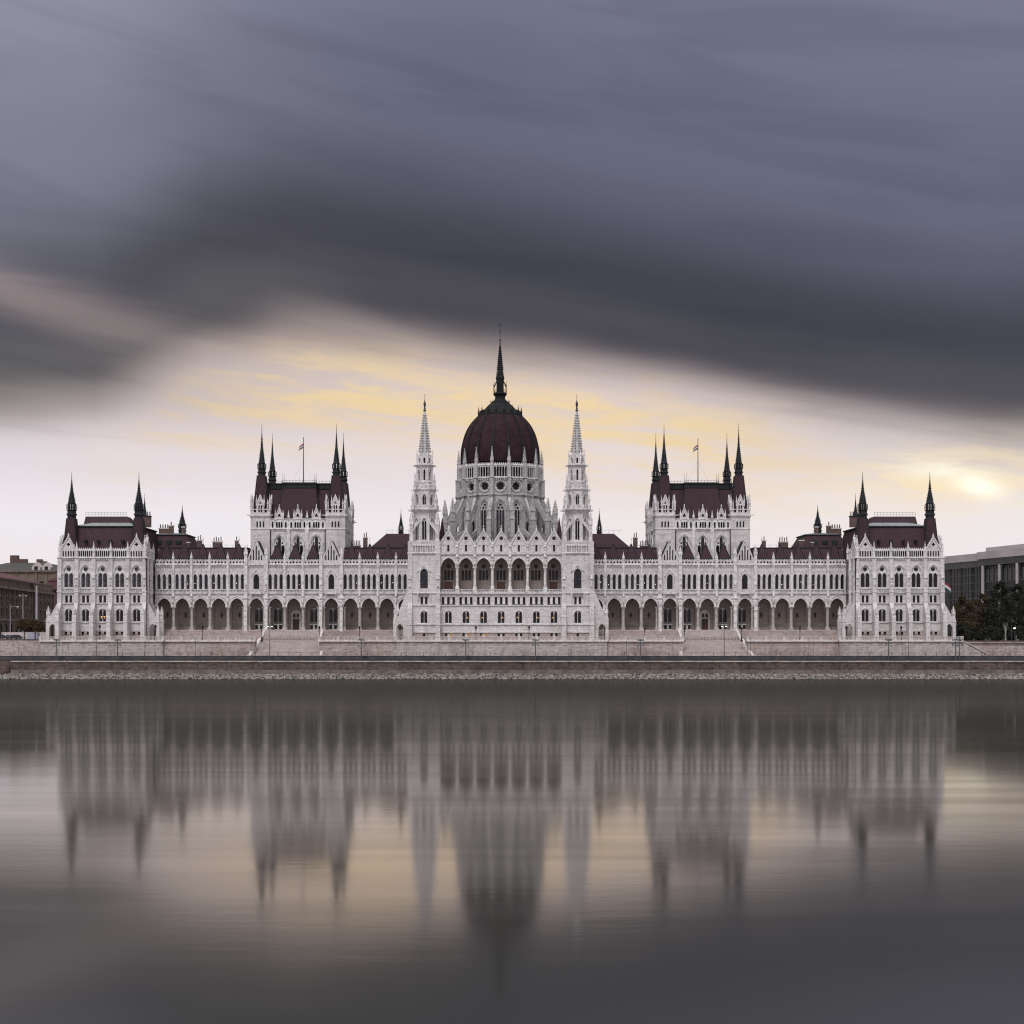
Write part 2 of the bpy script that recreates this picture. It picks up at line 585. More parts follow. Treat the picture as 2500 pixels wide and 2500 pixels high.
def foil(cx, cz, r, k, n=4, inner=0.62):
    """rosette with k lobes"""
    pts = []
    for i in range(k * n):
        a = 2 * pi * i / (k * n) + pi / 2
        ph = (i % n) / n
        rr = r * (inner + (1 - inner) * abs(sin(pi * ph + pi / 2)) ** 0.8)
        pts.append((cx + rr * cos(a), cz + rr * sin(a)))
    return pts


# ---- shared ornaments
_cache = {}


def cached(fn):
    def g(*a):
        k = (fn.__name__,) + a
        if k not in _cache:
            _cache[k] = fn(*a).mesh(fn.__name__)
        return _cache[k]
    g.raw = fn
    return g


def crockets(mb, cx, cy, r0, z0, r1, z1, n, k, size, m, rot=0.0):
    for j in range(k):
        q = (j + 0.5) / k
        r, z = r0 + (r1 - r0) * q, z0 + (z1 - z0) * q
        for i in range(n):
            a = rot + 2 * pi * i / n
            s = size * (1 - 0.45 * q)
            x, y = cx + (r + s * 0.35) * cos(a), cy + (r + s * 0.35) * sin(a)
            mb.lathe(x, y, [(0.01, z - s * 0.4), (s * 0.55, z), (s * 0.6, z + s * 0.25), (0.01, z + s * 0.5)], 4, m, cap=False)


def pin_into(mb, cx, cy, w, hs, hp, m, z=0.0, k=4):
    mb.cbox(cx, cy, w, w, z, z + hs, m)
    mb.cbox(cx, cy, w * 1.3, w * 1.3, z + hs * 0.93, z + hs, m)
    mb.cbox(cx, cy, w * 1.18, w * 1.18, z, z + 0.12 * hs, m)
    for sx, sy in ((0, -1), (0, 1), (1, 0), (-1, 0)):         # gablets
        mb.M, keep = mb.M @ Matrix.Translation((cx, cy, z + hs)) @ Matrix.Rotation(atan2(sx, -sy), 4, 'Z'), mb.M
        mb.prism([(-w * 0.6, 0), (w * 0.6, 0), (0, w * 1.25)], -w * 0.62, -w * 0.3, m)
        mb.M = keep
    mb.lathe(cx, cy, [(w * 0.66, z + hs), (w * 0.10, z + hs + hp * 0.9)], 4, m, pi / 4)
    crockets(mb, cx, cy, w * 0.62, z + hs + w, w * 0.14, z + hs + hp * 0.82, 4, k, w * 0.36, m, pi / 4)
    mb.lathe(cx, cy, [(0.02, z + hs + hp * 0.86), (w * 0.28, z + hs + hp * 0.91), (w * 0.06, z + hs + hp * 0.95), (0.01, z + hs + hp)], 4, m)


@cached
def pinnacle(w, hs, hp, m='stone_trim', k=4):
    mb = MB()
    pin_into(mb, 0, 0, w, hs, hp, m, 0, k)
    return mb


@cached
def balustrade(length, h, m='stone_trim', step=0.42, t=0.28):
    mb = MB()
    L = length / 2
    mb.box(-L, L, -t / 2, t / 2, 0, h * 0.14, m)
    mb.box(-L, L, -t / 2 - 0.04, t / 2 + 0.04, h * 0.84, h, m)
    n = max(2, int(length / step))
    for i in range(n):
        x = -L + length * (i + 0.5) / n
        mb.lathe(x, 0, [(0.10, h * 0.14), (0.13, h * 0.34), (0.07, h * 0.6), (0.11, h * 0.84)], 5, m, cap=False)
    return mb


@cached
def column(r, h, m='stone_trim'):
    mb = MB()
    mb.cbox(0, 0, r * 2.9, r * 2.9, 0, h * 0.07, m)
    mb.lathe(0, 0, [(r * 1.35, h * 0.07), (r * 1.4, h * 0.10), (r * 1.05, h * 0.13), (r, h * 0.15), (r * 0.95, h * 0.84),
                    (r * 1.15, h * 0.85), (r * 1.0, h * 0.87), (r * 1.2, h * 0.92), (r * 1.5, h * 0.97)], 12, m, cap=False)
    mb.cbox(0, 0, r * 3.2, r * 3.2, h * 0.965, h, m)
    return mb


@cached
def spire(rb, h0, h1, h2, m='copper', n=8):
    """metal lantern with gallery, crocketed needle and finial: base radius, heights of base, lantern, needle"""
    mb = MB()
    mb.lathe(0, 0, [(rb * 1.05, 0), (rb * 1.05, h0 * 0.35), (rb * 1.28, h0 * 0.42), (rb * 1.28, h0 * 0.55), (rb * 1.05, h0 * 0.62), (rb * 1.05, h0 * 0.9), (rb * 1.3, h0 * 0.97), (rb * 1.3, h0)], n, m)
    for i in range(n):
        a = pi / n + 2 * pi * i / n
        mb.cbox(rb * 1.18 * cos(a), rb * 1.18 * sin(a), rb * 0.14, rb * 0.14, h0, h0 + h1 * 0.62, m)
        mb.bar((rb * 1.18 * cos(a), rb * 1.18 * sin(a), h0 + h1 * 0.5), (rb * 0.6 * cos(a), rb * 0.6 * sin(a), h0 + h1 * 0.95), rb * 0.12, m)
        b = pi / n + 2 * pi * (i + 1) / n
        mb.bar((rb * 1.18 * cos(a), rb * 1.18 * sin(a), h0 + h1 * 0.28), (rb * 1.18 * cos(b), rb * 1.18 * sin(b), h0 + h1 * 0.28), rb * 0.09, m)
        mb.cbox(rb * 0.72 * cos(a), rb * 0.72 * sin(a), rb * 0.26, rb * 0.26, h0, h0 + h1 * 0.75, m)
    mb.lathe(0, 0, [(rb * 0.86, h0 + h1 * 0.7), (rb * 0.94, h0 + h1 * 0.78), (rb * 0.80, h0 + h1), (rb * 0.30, h0 + h1 + h2 * 0.5), (rb * 0.10, h0 + h1 + h2 * 0.9), (rb * 0.06, h0 + h1 + h2)], n, m)
    crockets(mb, 0, 0, rb * 0.78, h0 + h1, rb * 0.3, h0 + h1 + h2 * 0.5, n, 7, rb * 0.24, m, pi / n)
    crockets(mb, 0, 0, rb * 0.28, h0 + h1 + h2 * 0.5, rb * 0.1, h0 + h1 + h2 * 0.9, n, 5, rb * 0.2, m, pi / n)
    z = h0 + h1 + h2
    for dz, s in ((0.0, 0.16), (h2 * 0.09, 0.12), (h2 * 0.18, 0.10)):
        mb.lathe(0, 0, [(0.02, z + dz - rb * s * 1.2), (rb * s, z + dz), (0.02, z + dz + rb * s * 1.2)], 6, m, cap=False)
    mb.lathe(0, 0, [(rb * 0.05, z), (rb * 0.03, z + h2 * 0.24)], 5, m)
    return mb


# ---- windows: stone tracery with the glass set back behind it
def win_into(mb, cx, z0, outline, holes, y, t=0.16, glass='glass', stone='stone_trim', back=0.14):
    mb.panel(outline, holes, y, t, stone)
    mb.face(outline, y + back, glass)


@cached
def lancet_window(w, h, rise, glass='glass', bars=2):
    mb = MB()
    mb.face(arch(0, w, 0, h - rise, rise), 0.10, glass)
    f = 0.07
    inner, outer = arc_top(0, w - 2 * f, h - rise, rise - f), arc_top(0, w, h - rise, rise)
    mb.ring([(w / 2 - f, 0)] + inner + [(-w / 2 + f, 0)], [(w / 2, 0)] + outer + [(-w / 2, 0)], 0, 0.1, 'stone_trim')
    mb.box(-0.03, 0.03, 0.03, 0.1, 0, h - rise * 0.5, 'frame')
    for i in range(bars):
        z = (h - rise) * (i + 1) / (bars + 0.6)
        mb.box(-w / 2 + f, w / 2 - f, 0.04, 0.1, z - 0.03, z + 0.03, 'frame')
    return mb


@cached
def double_window(w, h, rise, rose, glass='glass', stone='stone_trim'):
    """two lancets, with a roundel above them when rose > 0"""
    mb = MB()
    lw = w * 0.43
    o = arch(0, w, 0, h - rise, rise, 7)
    if rose:
        lh = h - rise * 1.05
        holes = [arch(s * w * 0.245, lw, 0.06, lh - lw * 0.75, lw * 0.75) for s in (-1, 1)]
        holes.append(disc(0, h - rise * 0.52, rose, 14))
    else:
        holes = [arch(s * w * 0.245, lw, 0.06, h - rise * 0.95, rise * 0.72) for s in (-1, 1)]
    win_into(mb, 0, 0, o, holes, 0, 0.2, glass, stone, 0.18)
    for s in (-1, 1):
        for q in (0.3, 0.58):
            mb.box(s * w * 0.245 - lw / 2, s * w * 0.245 + lw / 2, 0.1, 0.17, h * q, h * q + 0.06, 'frame')
        mb.box(s * w * 0.245 - 0.03, s * w * 0.245 + 0.03, 0.1, 0.17, 0.06, h * 0.6, 'frame')
    return mb


@cached
def triple_window(w, h, rise, glass='glass', stone='stone_trim', circles=3):
    mb = MB()
    lw = w * 0.26
    o = arch(0, w, 0, h - rise, rise, 8)
    lh = h - rise * 1.12
    if circles == 3:
        holes = [arch(s * w * 0.315, lw, 0.06, lh - lw * 0.8, lw * 0.8) for s in (-1, 0, 1)]
        holes += [disc(-w * 0.2, lh + w * 0.19, w * 0.15), disc(w * 0.2, lh + w * 0.19, w * 0.15), disc(0, lh + w * 0.52, w * 0.16)]
    elif circles == 2:                                        # tall centre light, small circles beside it
        lw = w * 0.30
        holes = [arch(s * w * 0.325, lw, 0.06, lh - lw * 0.8, lw * 0.8) for s in (-1, 1)]
        holes.append(arch(0, lw, 0.06, h - rise * 0.5, lw * 0.9))
        holes += [disc(-w * 0.27, lh + w * 0.17, w * 0.095), disc(w * 0.27, lh + w * 0.17, w * 0.095)]
    else:
        holes = [arch(s * w * 0.33, lw, 0.06, lh - lw * 0.8, lw * 0.8) for s in (-1, 0, 1)]
        holes.append(disc(0, h - rise * 0.42, w * 0.22, 16))
    win_into(mb, 0, 0, o, holes, 0, 0.2, glass, stone, 0.18)
    for s in (-1, 0, 1):
        for q in (0.25, 0.5, 0.75):
            mb.box(s * w * 0.315 - lw / 2, s * w * 0.315 + lw / 2, 0.1, 0.17, lh * q, lh * q + 0.06, 'iron')
    return mb


@cached
def square_window(n, w, gap, h, glass='glass'):
    """n upright rectangular lights between stone posts, one lintel and sill"""
    mb = MB()
    W_ = n * w + (n - 1) * gap
    mb.face(rect(-W_ / 2, W_ / 2, 0, h), 0.22, glass)
    for i in range(n - 1):
        x = -W_ / 2 + (i + 1) * w + i * gap
        mb.box(x, x + gap, -0.02, 0.2, 0, h, 'stone_trim')
    for i in range(n):
        x = -W_ / 2 + i * (w + gap)
        mb.box(x, x + w, 0.14, 0.2, h * 0.66, h * 0.66 + 0.06, 'frame')
        mb.box(x + w / 2 - 0.03, x + w / 2 + 0.03, 0.14, 0.2, 0, h, 'frame')
    mb.box(-W_ / 2 - 0.25, W_ / 2 + 0.25, -0.16, 0.0, h + 0.06, h + 0.28, 'stone_trim')
    mb.box(-W_ / 2 - 0.2, W_ / 2 + 0.2, -0.14, 0.0, -0.2, -0.03, 'stone_trim')
    return mb


def hood(mb, cx, w, z0, zs, rise, t, proud, m, y=0.0, drop=0.4):
    i = arc_top(cx, w, zs, rise, 7)
    o = arc_top(cx, w + 2 * t, zs, rise + t * 1.15, 7)
    mb.ring([(cx + w / 2, zs - drop)] + i + [(cx - w / 2, zs - drop)], [(cx + w / 2 + t, zs - drop)] + o + [(cx - w / 2 - t, zs - drop)], y - proud, y, m)


def corbels(mb, x0, x1, y, z0, z1, m, step=0.6, w=0.28, d=0.3):
    n = max(1, int((x1 - x0) / step))
    for i in range(n):
        x = x0 + (x1 - x0) * (i + 0.5) / n
        mb.box(x - w / 2, x + w / 2, y - d, y, z0, z1, m)


def statue(mb, cx, y, z, h, m):
    """standing figure on a corbel beneath a canopy"""
    mb.lathe(cx, y, [(0.05, z - h * 0.3), (h * 0.2, z - h * 0.02), (h * 0.2, z)], 6, m)
    mb.lathe(cx, y, [(h * 0.15, z), (h * 0.12, z + h * 0.45), (h * 0.17, z + h * 0.7), (h * 0.06, z + h * 0.84), (h * 0.085, z + h * 0.92), (0.02, z + h)], 7, m)
    mb.lathe(cx, y, [(h * 0.24, z + h * 1.1), (h * 0.26, z + h * 1.2), (0.03, z + h * 1.75)], 6, m)


# ================================================================ the parliament building
PARL = empty('parliament_building', (0, 0, 10.0))
tag(PARL, 'white stone neo-gothic palace with red dome and spires along the river', 'building')
PZ = -10.0                                  # parts carry absolute heights; the Empty stands at the base


def part(name, mb, x, y, rz=0.0):
    return obj(name, mb, PARL, (x, y, PZ), rz)


# ---------------------------------------------------------------- wings
WX = 61.2
WB, GB = 5.38, 6.05                         # arcade bay, gabled bay
FLOOR = 13.35


def wing(s):
    mb = MB()
    bays = [(-WB, WB, 'd'), (0, WB, 'd'), (WB, WB, 'd'), (-8.07 - GB / 2, GB, 'g'), (8.07 + GB / 2, GB, 'g')]
    x = 8.07 + GB
    for k in range(5):
        for q in (-1, 1):
            if k == 4 and q == -s:            # the last bay towards the centre disappears in the middle block
                continue
            bays.append((q * (x + WB * (k + 0.5)), WB, 'b'))
    e_out, e_in = x + 5 * WB, x + 4 * WB
    x0, x1 = (-e_out, e_in) if s < 0 else (-e_in, e_out)
    zs, rise, zt = 20.2, 2.55, Z(1381)
    wz0, wz1 = 25.45, Z(1401)
    P = part('wing', MB(), s * WX, 0)
    lanc = lancet_window(1.03, wz1 - wz0, 0.85)
    lanc2 = lancet_window(1.03, wz1 - wz0, 0.85, 'glass_violet')
    lanc3 = lancet_window(1.03, wz1 - wz0, 0.85, 'curtain')
    parapet = MB()
    par_w = WB - 0.62
    hs = []
    for i in range(5):
        cx = -par_w / 2 + par_w * (i + 0.5) / 5
        hs.append(foil(cx, 0.5, 0.40, 4, 4, 0.5))
    parapet.panel(rect(-par_w / 2, par_w / 2, 0.0, 1.0), hs, -0.12, 0.24, 'stone_trim', edge=True)
    parapet.panel(rect(-par_w / 2, par_w / 2, 0.0, 1.0), hs, 0.12, 0.0, 'stone_trim')
    parapet.box(-par_w / 2, par_w / 2, -0.22, 0.2, 1.0, 1.18, 'stone_trim')
    for i in range(9):
        cx = -par_w / 2 + par_w * (i + 0.5) / 9
        parapet.lathe(cx, 0, [(0.1, 1.18), (0.14, 1.3), (0.02, 1.45)], 4, 'stone_trim', cap=False)
    pm = parapet.mesh('parapet')
    pyr = MB()
    pyr.frus((-1.85, 1.85, 0, 5.2), (-1.72, 1.72, 0.15, 5.1), 0, 0.7, 'copper')
    pyr.lathe(0, 2.6, [(2.45, 0.7), (0.12, 5.0)], 4, 'roof_red', pi / 4)
    for q in range(4):
        a = pi / 4 + q * pi / 2
        pyr.bar((2.45 * cos(a), 2.6 + 2.45 * sin(a), 0.72), (0.1 * cos(a), 2.6 + 0.1 * sin(a), 5.02), 0.14, 'copper')
    pyr.lathe(0, 2.6, [(0.16, 4.9), (0.05, 5.3), (0.04, 7.2)], 4, 'iron')
    pyr.lathe(0, 2.6, [(0.02, 6.2), (0.16, 6.35), (0.02, 6.5)], 5, 'iron', cap=False)
    pyrm = pyr.mesh('dormer_roof')
    lant = MB()
    lant.box(-0.06, 0.06, -0.5, 0, 0.9, 1.0, 'iron')
    lant.lathe(0, -0.5, [(0.05, -0.55), (0.2, -0.35), (0.3, 0.35), (0.34, 0.5), (0.05, 0.95)], 6, 'iron')
    lantm = lant.mesh('wall_lantern')
    capm = MB()
    for (cx, w, kind) in bays:
        ow = 4.05
        arc = arc_top(cx, ow, zs, rise, 8)
        outer = [(cx - w / 2, zs), (cx - ow / 2, zs)] + list(reversed(arc[1:-1])) + [(cx + ow / 2, zs), (cx + w / 2, zs), (cx + w / 2, zt), (cx - w / 2, zt)]
        if kind == 'g':
            wins = [(cx, 1.8)]
        else:
            wins = [(cx - 1.62, 1.03), (cx, 1.03), (cx + 1.62, 1.03)]
        holes = []
        for (wx, ww) in wins:
            holes.append(arch(wx, ww, wz0, wz1 - (0.85 if kind != 'g' else 1.3), 0.85 if kind != 'g' else 1.3))
        mb.panel(outer, holes, 0, 0.34, 'stone')
        full = [(cx + ow / 2, zs)] + arc[1:-1] + [(cx - ow / 2, zs)]
        mb.ring(full, full, 0, 0.9, 'stone_trim')                       # intrados
        hood(mb, cx, ow, zs, zs, rise, 0.52, 0.22, 'stone_trim', drop=0.0)
        hood(mb, cx, ow + 1.04, zs, zs, rise + 0.6, 0.14, 0.36, 'stone_trim', drop=0.0)
        for j, (wx, ww) in enumerate(wins):
            hood(mb, wx, ww, wz0, wz1 - (0.85 if kind != 'g' else 1.3), 0.85 if kind != 'g' else 1.3, 0.16, 0.14, 'stone_trim', drop=0.5)
            if kind != 'g':
                obj('window', random.choice((lanc, lanc, lanc2, lanc3) if cx * s > 0 else (lanc, lanc2, lanc3)), P, (wx, 0.24, wz0))
                if random.random() < 0.2:
                    l = MB()
                    l.lathe(0, 0, [(0.01, -0.09), (0.085, 0), (0.01, 0.09)], 6, 'lamp_white')
                    obj('chandelier', l, P, (wx + random.uniform(-0.3, 0.3), 0.335, wz0 + random.uniform(1.3, 2.1)))
                mb.prism([(wx - 0.1, wz1 + 0.35), (wx + 0.1, wz1 + 0.35), (wx + 0.1, wz1 + 1.15), (wx, wz1 + 1.4), (wx - 0.1, wz1 + 1.15)], -0.12, 0, 'stone_trim')
                mb.box(wx - 0.3, wx + 0.3, -0.11, 0, wz1 + 0.8, wz1 + 0.98, 'stone_trim')
        if kind != 'g':
            for wx in (cx - 0.81, cx + 0.81, cx - 2.3, cx + 2.3):     # colonnettes between the windows
                mb.lathe(wx, -0.06, [(0.15, wz0), (0.12, wz0 + 0.3), (0.12, wz1 - 1.2), (0.2, wz1 - 0.85)], 6, 'stone_trim', cap=False)
            obj('balustrade', balustrade(WB - 0.6, 0.95), P, (cx, -0.32, 24.42))
            mb.box(cx - w / 2, cx + w / 2, -0.43, 0, 24.1, 24.4, 'stone_trim')
            obj('parapet', pm, P, (cx, -0.1, Z(1377)))
            obj('dormer_roof', pyrm, P, (cx + 0.0, 1.1, Z(1368, 1)))
        else:
            obj('window', lancet_window(1.8, wz1 - wz0, 1.3, 'glass', 3), P, (cx, 0.24, wz0))
            mb.prism([(cx - 1.7, wz1 - 0.7), (cx - 1.35, wz1 - 0.7), (cx, wz1 + 1.25), (cx + 1.35, wz1 - 0.7), (cx + 1.7, wz1 - 0.7), (cx, wz1 + 1.75)], -0.22, 0, 'stone_trim')
            obj('balustrade', balustrade(3.0, 1.0), P, (cx, -0.9, 24.42))
            mb.box(cx - 1.6, cx + 1.6, -1.1, 0, 24.0, 24.4, 'stone_trim')
            for q in (-1, 1):
                mb.prismx([(-1.0, 24.0), (0, 24.0), (0, 22.9)], cx + q * 1.3 - 0.2, cx + q * 1.3 + 0.2, 'stone_trim')
                mb.box(cx + q * 2.55 - 0.4, cx + q * 2.55 + 0.4, -0.43, 0, 24.1, 24.4, 'stone_trim')
            # gable with stepped lancets
            zb, za = Z(1370), Z(1318)
            g = MB()
            hw = 2.75
            lh = [1.55, 3.4, 5.0, 3.4, 1.55]
            holes = [arch(-1.6 + 0.8 * i, 0.40, 0.25, 0.25 + lh[i] * 0.8, 0.4, 3) for i in range(5)]
            g.panel([(-hw, 0), (hw, 0), (0, za - zb)], holes, -0.15, 0.3, 'stone', edge=True)
            g.face([(-hw, 0), (hw, 0), (0, za - zb)], 0.10, 'glass')
            for q in (-1, 1):
                g.prism([(q * (hw + 0.15), -0.1), (0, za - zb + 0.35), (0, za - zb - 0.15), (q * (hw - 0.2), -0.1)], -0.38, 0.25, 'stone_trim')
                crockets(g, 0, 0, 0, 0, 0, 0, 0, 0, 0, 'stone_trim')
            g.box(-hw, hw, -0.3, 0.1, -0.95, 0.0, 'stone')
            g.lathe(0, -0.1, [(0.12, za - zb), (0.3, za - zb + 0.6), (0.05, za - zb + 0.9), (0.03, za - zb + 1.4)], 5, 'stone_trim')
            g.prism([(-hw + 0.1, 0), (hw - 0.1, 0), (0, za - zb - 0.1)], 0.26, 7.5, 'copper')
            obj('gable', g, P, (cx, 0, zb))
        # arcade back wall openings
        if kind == 'b':
            obj('wall_lantern', lantm, P, (cx, 5.0, 17.6))
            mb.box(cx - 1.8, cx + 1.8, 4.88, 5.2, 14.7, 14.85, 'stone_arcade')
        elif cx == 0:
            d = MB()
            d.face(arch(0, 2.3, 0, 4.4, 1.4), 0.0, 'wood')
            d.panel(arch(0, 2.9, 0, 4.3, 1.75), [rect(-1.0, 1.0, 0.02, 3.4), arch(-0.55, 0.85, 3.7, 4.5, 0.5), arch(0.55, 0.85, 3.7, 4.5, 0.5)], -0.25, 0.25, 'stone_grey_trim', edge=True)
            d.face(rect(-1.05, 1.05, 3.6, 5.2), -0.04, 'glass')
            for q in (-1, 1):
                d.box(q * 0.5 - 0.42, q * 0.5 + 0.42, -0.1, 0, 0.05, 3.35, 'wood')
                d.box(q * 0.5 - 0.25, q * 0.5 + 0.25, -0.14, -0.09, 1.2, 3.0, 'iron')
            obj('door', d, P, (cx, 5.14, FLOOR))
        else:
            obj('window', double_window(2.6, 4.4, 1.2, 0, 'glass', 'stone_grey_trim'), P, (cx, 4.98, 15.6))
            obj('window', square_window(2, 0.8, 0.55, 1.2), P, (cx, 4.95, 13.6))
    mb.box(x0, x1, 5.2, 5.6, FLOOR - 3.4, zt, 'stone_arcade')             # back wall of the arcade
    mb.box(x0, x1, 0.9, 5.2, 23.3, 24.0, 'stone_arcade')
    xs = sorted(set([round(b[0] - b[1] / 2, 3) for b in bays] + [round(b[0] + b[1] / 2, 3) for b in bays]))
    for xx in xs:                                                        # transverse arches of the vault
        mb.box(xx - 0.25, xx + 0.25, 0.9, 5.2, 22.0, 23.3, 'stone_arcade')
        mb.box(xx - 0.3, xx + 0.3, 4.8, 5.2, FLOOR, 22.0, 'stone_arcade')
    mb.box(x0, x1, -0.7, 5.2, 9.9, FLOOR, 'pink_steps')                   # plinth
    mb.box(x0, x1, -0.85, 0.9, FLOOR - 0.22, FLOOR + 0.02, 'coping')
    mb.box(x0, x1, 0.9, 17.0, 24.0, zt - 0.02, 'stone')                   # body behind the front wall
    mb.box(x0, x1, 0.36, 0.9, 24.2, zt - 0.02, 'stone_grey')
    mb.box(x0, x1, 0.0, 0.9, zt, zt + 0.3, 'stone_trim')
    mb.box(x0, x1, -0.45, 0.0, zt + 0.16, Z(1377), 'stone_trim')          # cornice
    mb.box(x0, x1, -0.18, 0.0, 24.05, 24.25, 'stone_trim')
    corbels(mb, x0, x1, 0, zt - 0.3, zt + 0.14, 'stone_trim', 0.55, 0.25, 0.35)
    # mansard roof behind the parapet
    rf = MB()
    zr = Z(1339, 6)
    for xa, xb in ((x0, -14.4), (14.4, x1)):
        rf.frus((xa, xb, 0.95, 17), (xa, xb, 5.2, 13), zt + 0.32, zr, 'roof_red')
        rf.box(xa, xb, 5.0, 13.2, zr, zr + 0.25, 'copper')
    rf.frus((-14.4, 14.4, 0.95, 9.2), (-14.4, 14.4, 3.0, 9.2), zt + 0.32, zt + 1.2, 'copper')
    for k in range(int((x1 - x0) / 2.2)):
        if abs(x0 + 2.2 * k) > 14.4:
            rf.bar((x0 + 2.2 * k, 5.2, zr + 0.2), (x0 + 2.2 * k, 5.2, zr + 1.0), 0.05, 'iron')
    for xa, xb in ((x0, -14.4), (14.4, x1)):
        rf.box(xa, xb, 5.17, 5.23, zr + 0.95, zr + 1.0, 'iron')
    obj('roof', rf, P)
    for cx, y, w, h, pots in ((s * 29.3, 6.8, 1.5, 2.6, 2), (s * 24.0, 7.5, 2.8, 2.2, 4), (s * 18.3, 8.0, 1.0, 2.6, 1), (-s * 20.4, 9.0, 1.3, 3.6, 2), (-s * 17.2, 12.0, 3.0, 1.4, 6), (s * 32.6, 7.0, 0.9, 2.0, 1)):
        c = MB()
        c.cbox(0, 0, w, 0.9, -0.5, h, 'brick_dark')
        c.cbox(0, 0, w + 0.25, 1.1, h - 0.3, h, 'coping')
        for i in range(pots):
            c.lathe(-w / 2 + w * (i + 0.5) / pots, 0, [(0.16, h), (0.13, h + 0.9 + 0.3 * (i % 2)), (0.2, h + 0.95 + 0.3 * (i % 2)), (0.2, h + 1.1 + 0.3 * (i % 2))], 6, 'iron')
        obj('chimney', c, P, (cx, y, zr))
    # piers: columns in the arcade, buttress strips with statues and pinnacles above
    big = set(round(q * v, 3) for q in (-1, 1) for v in (8.07, 8.07 + GB))
    pier = MB()
    pier.box(-0.31, 0.31, -0.5, 0.0, 22.2, Z(1369) + 0.2, 'stone_trim')
    pier.prismx([(-0.5, 22.2), (0, 22.2), (0, 21.0)], -0.31, 0.31, 'stone_trim')
    statue(pier, 0, -0.55, 21.6, 1.5, 'stone_trim')
    pierm = pier.mesh('buttress')
    bp = MB()
    bp.box(-0.45, 0.45, -1.3, 0.0, 9.9, 22.0, 'stone_trim')
    bp.box(-0.6, 0.6, -1.45, 0.0, 9.9, 11.2, 'stone_trim')
    bp.box(-0.55, 0.55, -1.4, 0.0, 19.2, 19.6, 'stone_trim')
    bp.box(-0.5, 0.5, -0.9, 0.0, 22.0, Z(1369) + 0.3, 'stone_trim')
    bp.prismx([(-1.3, 22.0), (-0.9, 23.2), (-0.9, 22.0)], -0.45, 0.45, 'stone_trim')
    statue(bp, 0, -1.2, 20.6, 1.8, 'stone_trim')
    statue(bp, 0, -1.0, 25.0, 1.5, 'stone_trim')
    for q in (-0.62, 0.62):
        statue(bp, q, -0.45, 20.9, 1.5, 'stone_trim')
    for z in (24.3, 28.5, 32.6):
        bp.box(-0.6, 0.6, -1.0, 0, z, z + 0.22, 'stone_trim')
    bpm = bp.mesh('buttress')
    for xx in xs:
        if xx in (round(x0, 3), round(x1, 3)):
            continue
        if round(xx, 3) in big:
            obj('buttress', bpm, P, (xx, 0, 0))
            obj('pinnacle', pinnacle(0.85, 1.6, 2.6), P, (xx, -0.42, Z(1369) + 0.3))
            for q in (-1, 1):
                obj('column', column(0.33, zs - FLOOR, 'column_shade_stone'), P, (xx + q * 0.82, 0.45, FLOOR))
        else:
            obj('buttress', pierm, P, (xx, 0, 0))
            obj('pinnacle', pinnacle(0.55, 0.5, 2.0), P, (xx, -0.2, Z(1369) + 0.2))
            obj('column', column(0.46, zs - FLOOR, 'column_shade_stone'), P, (xx, 0.45, FLOOR))
    P.data = mb.mesh('wing')
    # broad flight of steps in front of the arcade, either side of the grand stair
    return P


wing(-1)
wing(1)

# ---------------------------------------------------------------- end pavilions
PY = -9.0
PB = 4.92


def pav_bay(mb, kind='f'):
    """one bay of the pavilion wall, centred on x = 0, facing -Y at y = 0; returns window positions"""
    z = lambda p: Z(p, PY)
    outer = rect(-PB / 2, PB / 2, 9.9, z(1362))
    holes = [rect(-1.15, -0.4, z(1549), z(1542)), rect(0.4, 1.15, z(1549), z(1542)),
             arch(0, 2.2, z(1517.6), z(1517.6) + 2.65, 1.1, 6),
             rect(-1.0, 1.0, z(1471), z(1453.5)),
             arch(0, 2.75, z(1434), z(1434) + 4.3, 1.95, 7)]
    mb.panel(rect(-PB / 2, PB / 2, 9.9, z(1539)), holes[:2], -0.04, 0.4, 'pink_steps', edge=True)
    mb.panel(rect(-PB / 2, PB / 2, z(1539), z(1362)), holes[2:], 0, 0.36, 'stone')
    hood(mb, 0, 2.2, 0, z(1517.6) + 2.65, 1.1, 0.22, 0.16, 'stone_trim')
    hood(mb, 0, 2.75, 0, z(1434) + 4.3, 1.95, 0.18, 0.12, 'stone_trim', drop=4.2)
    hood(mb, 0, 3.2, 0, z(1434) + 4.3, 2.2, 0.22, 0.28, 'stone_trim', drop=0.6)
    for p, h, d in ((1518.5, 0.22, 0.3), (1471.8, 0.22, 0.32), (1444.5, 0.3, 0.46)):
        mb.box(-PB / 2, PB / 2, -d, 0, z(p) - h, z(p), 'stone_trim')
    mb.box(-PB / 2, PB / 2, -0.1, 0, z(1539.5), z(1538), 'stone_trim')
    mb.box(-PB / 2, -1.75, -0.08, 0, z(1402), z(1400.5), 'stone_trim')
    mb.box(1.75, PB / 2, -0.08, 0, z(1402), z(1400.5), 'stone_trim')
    corbels(mb, -PB / 2, PB / 2, 0, z(1367), z(1363), 'stone_trim', 0.45, 0.22, 0.3)
    mb.box(-PB / 2, PB / 2, -0.5, 0, z(1363), z(1361), 'stone_trim')


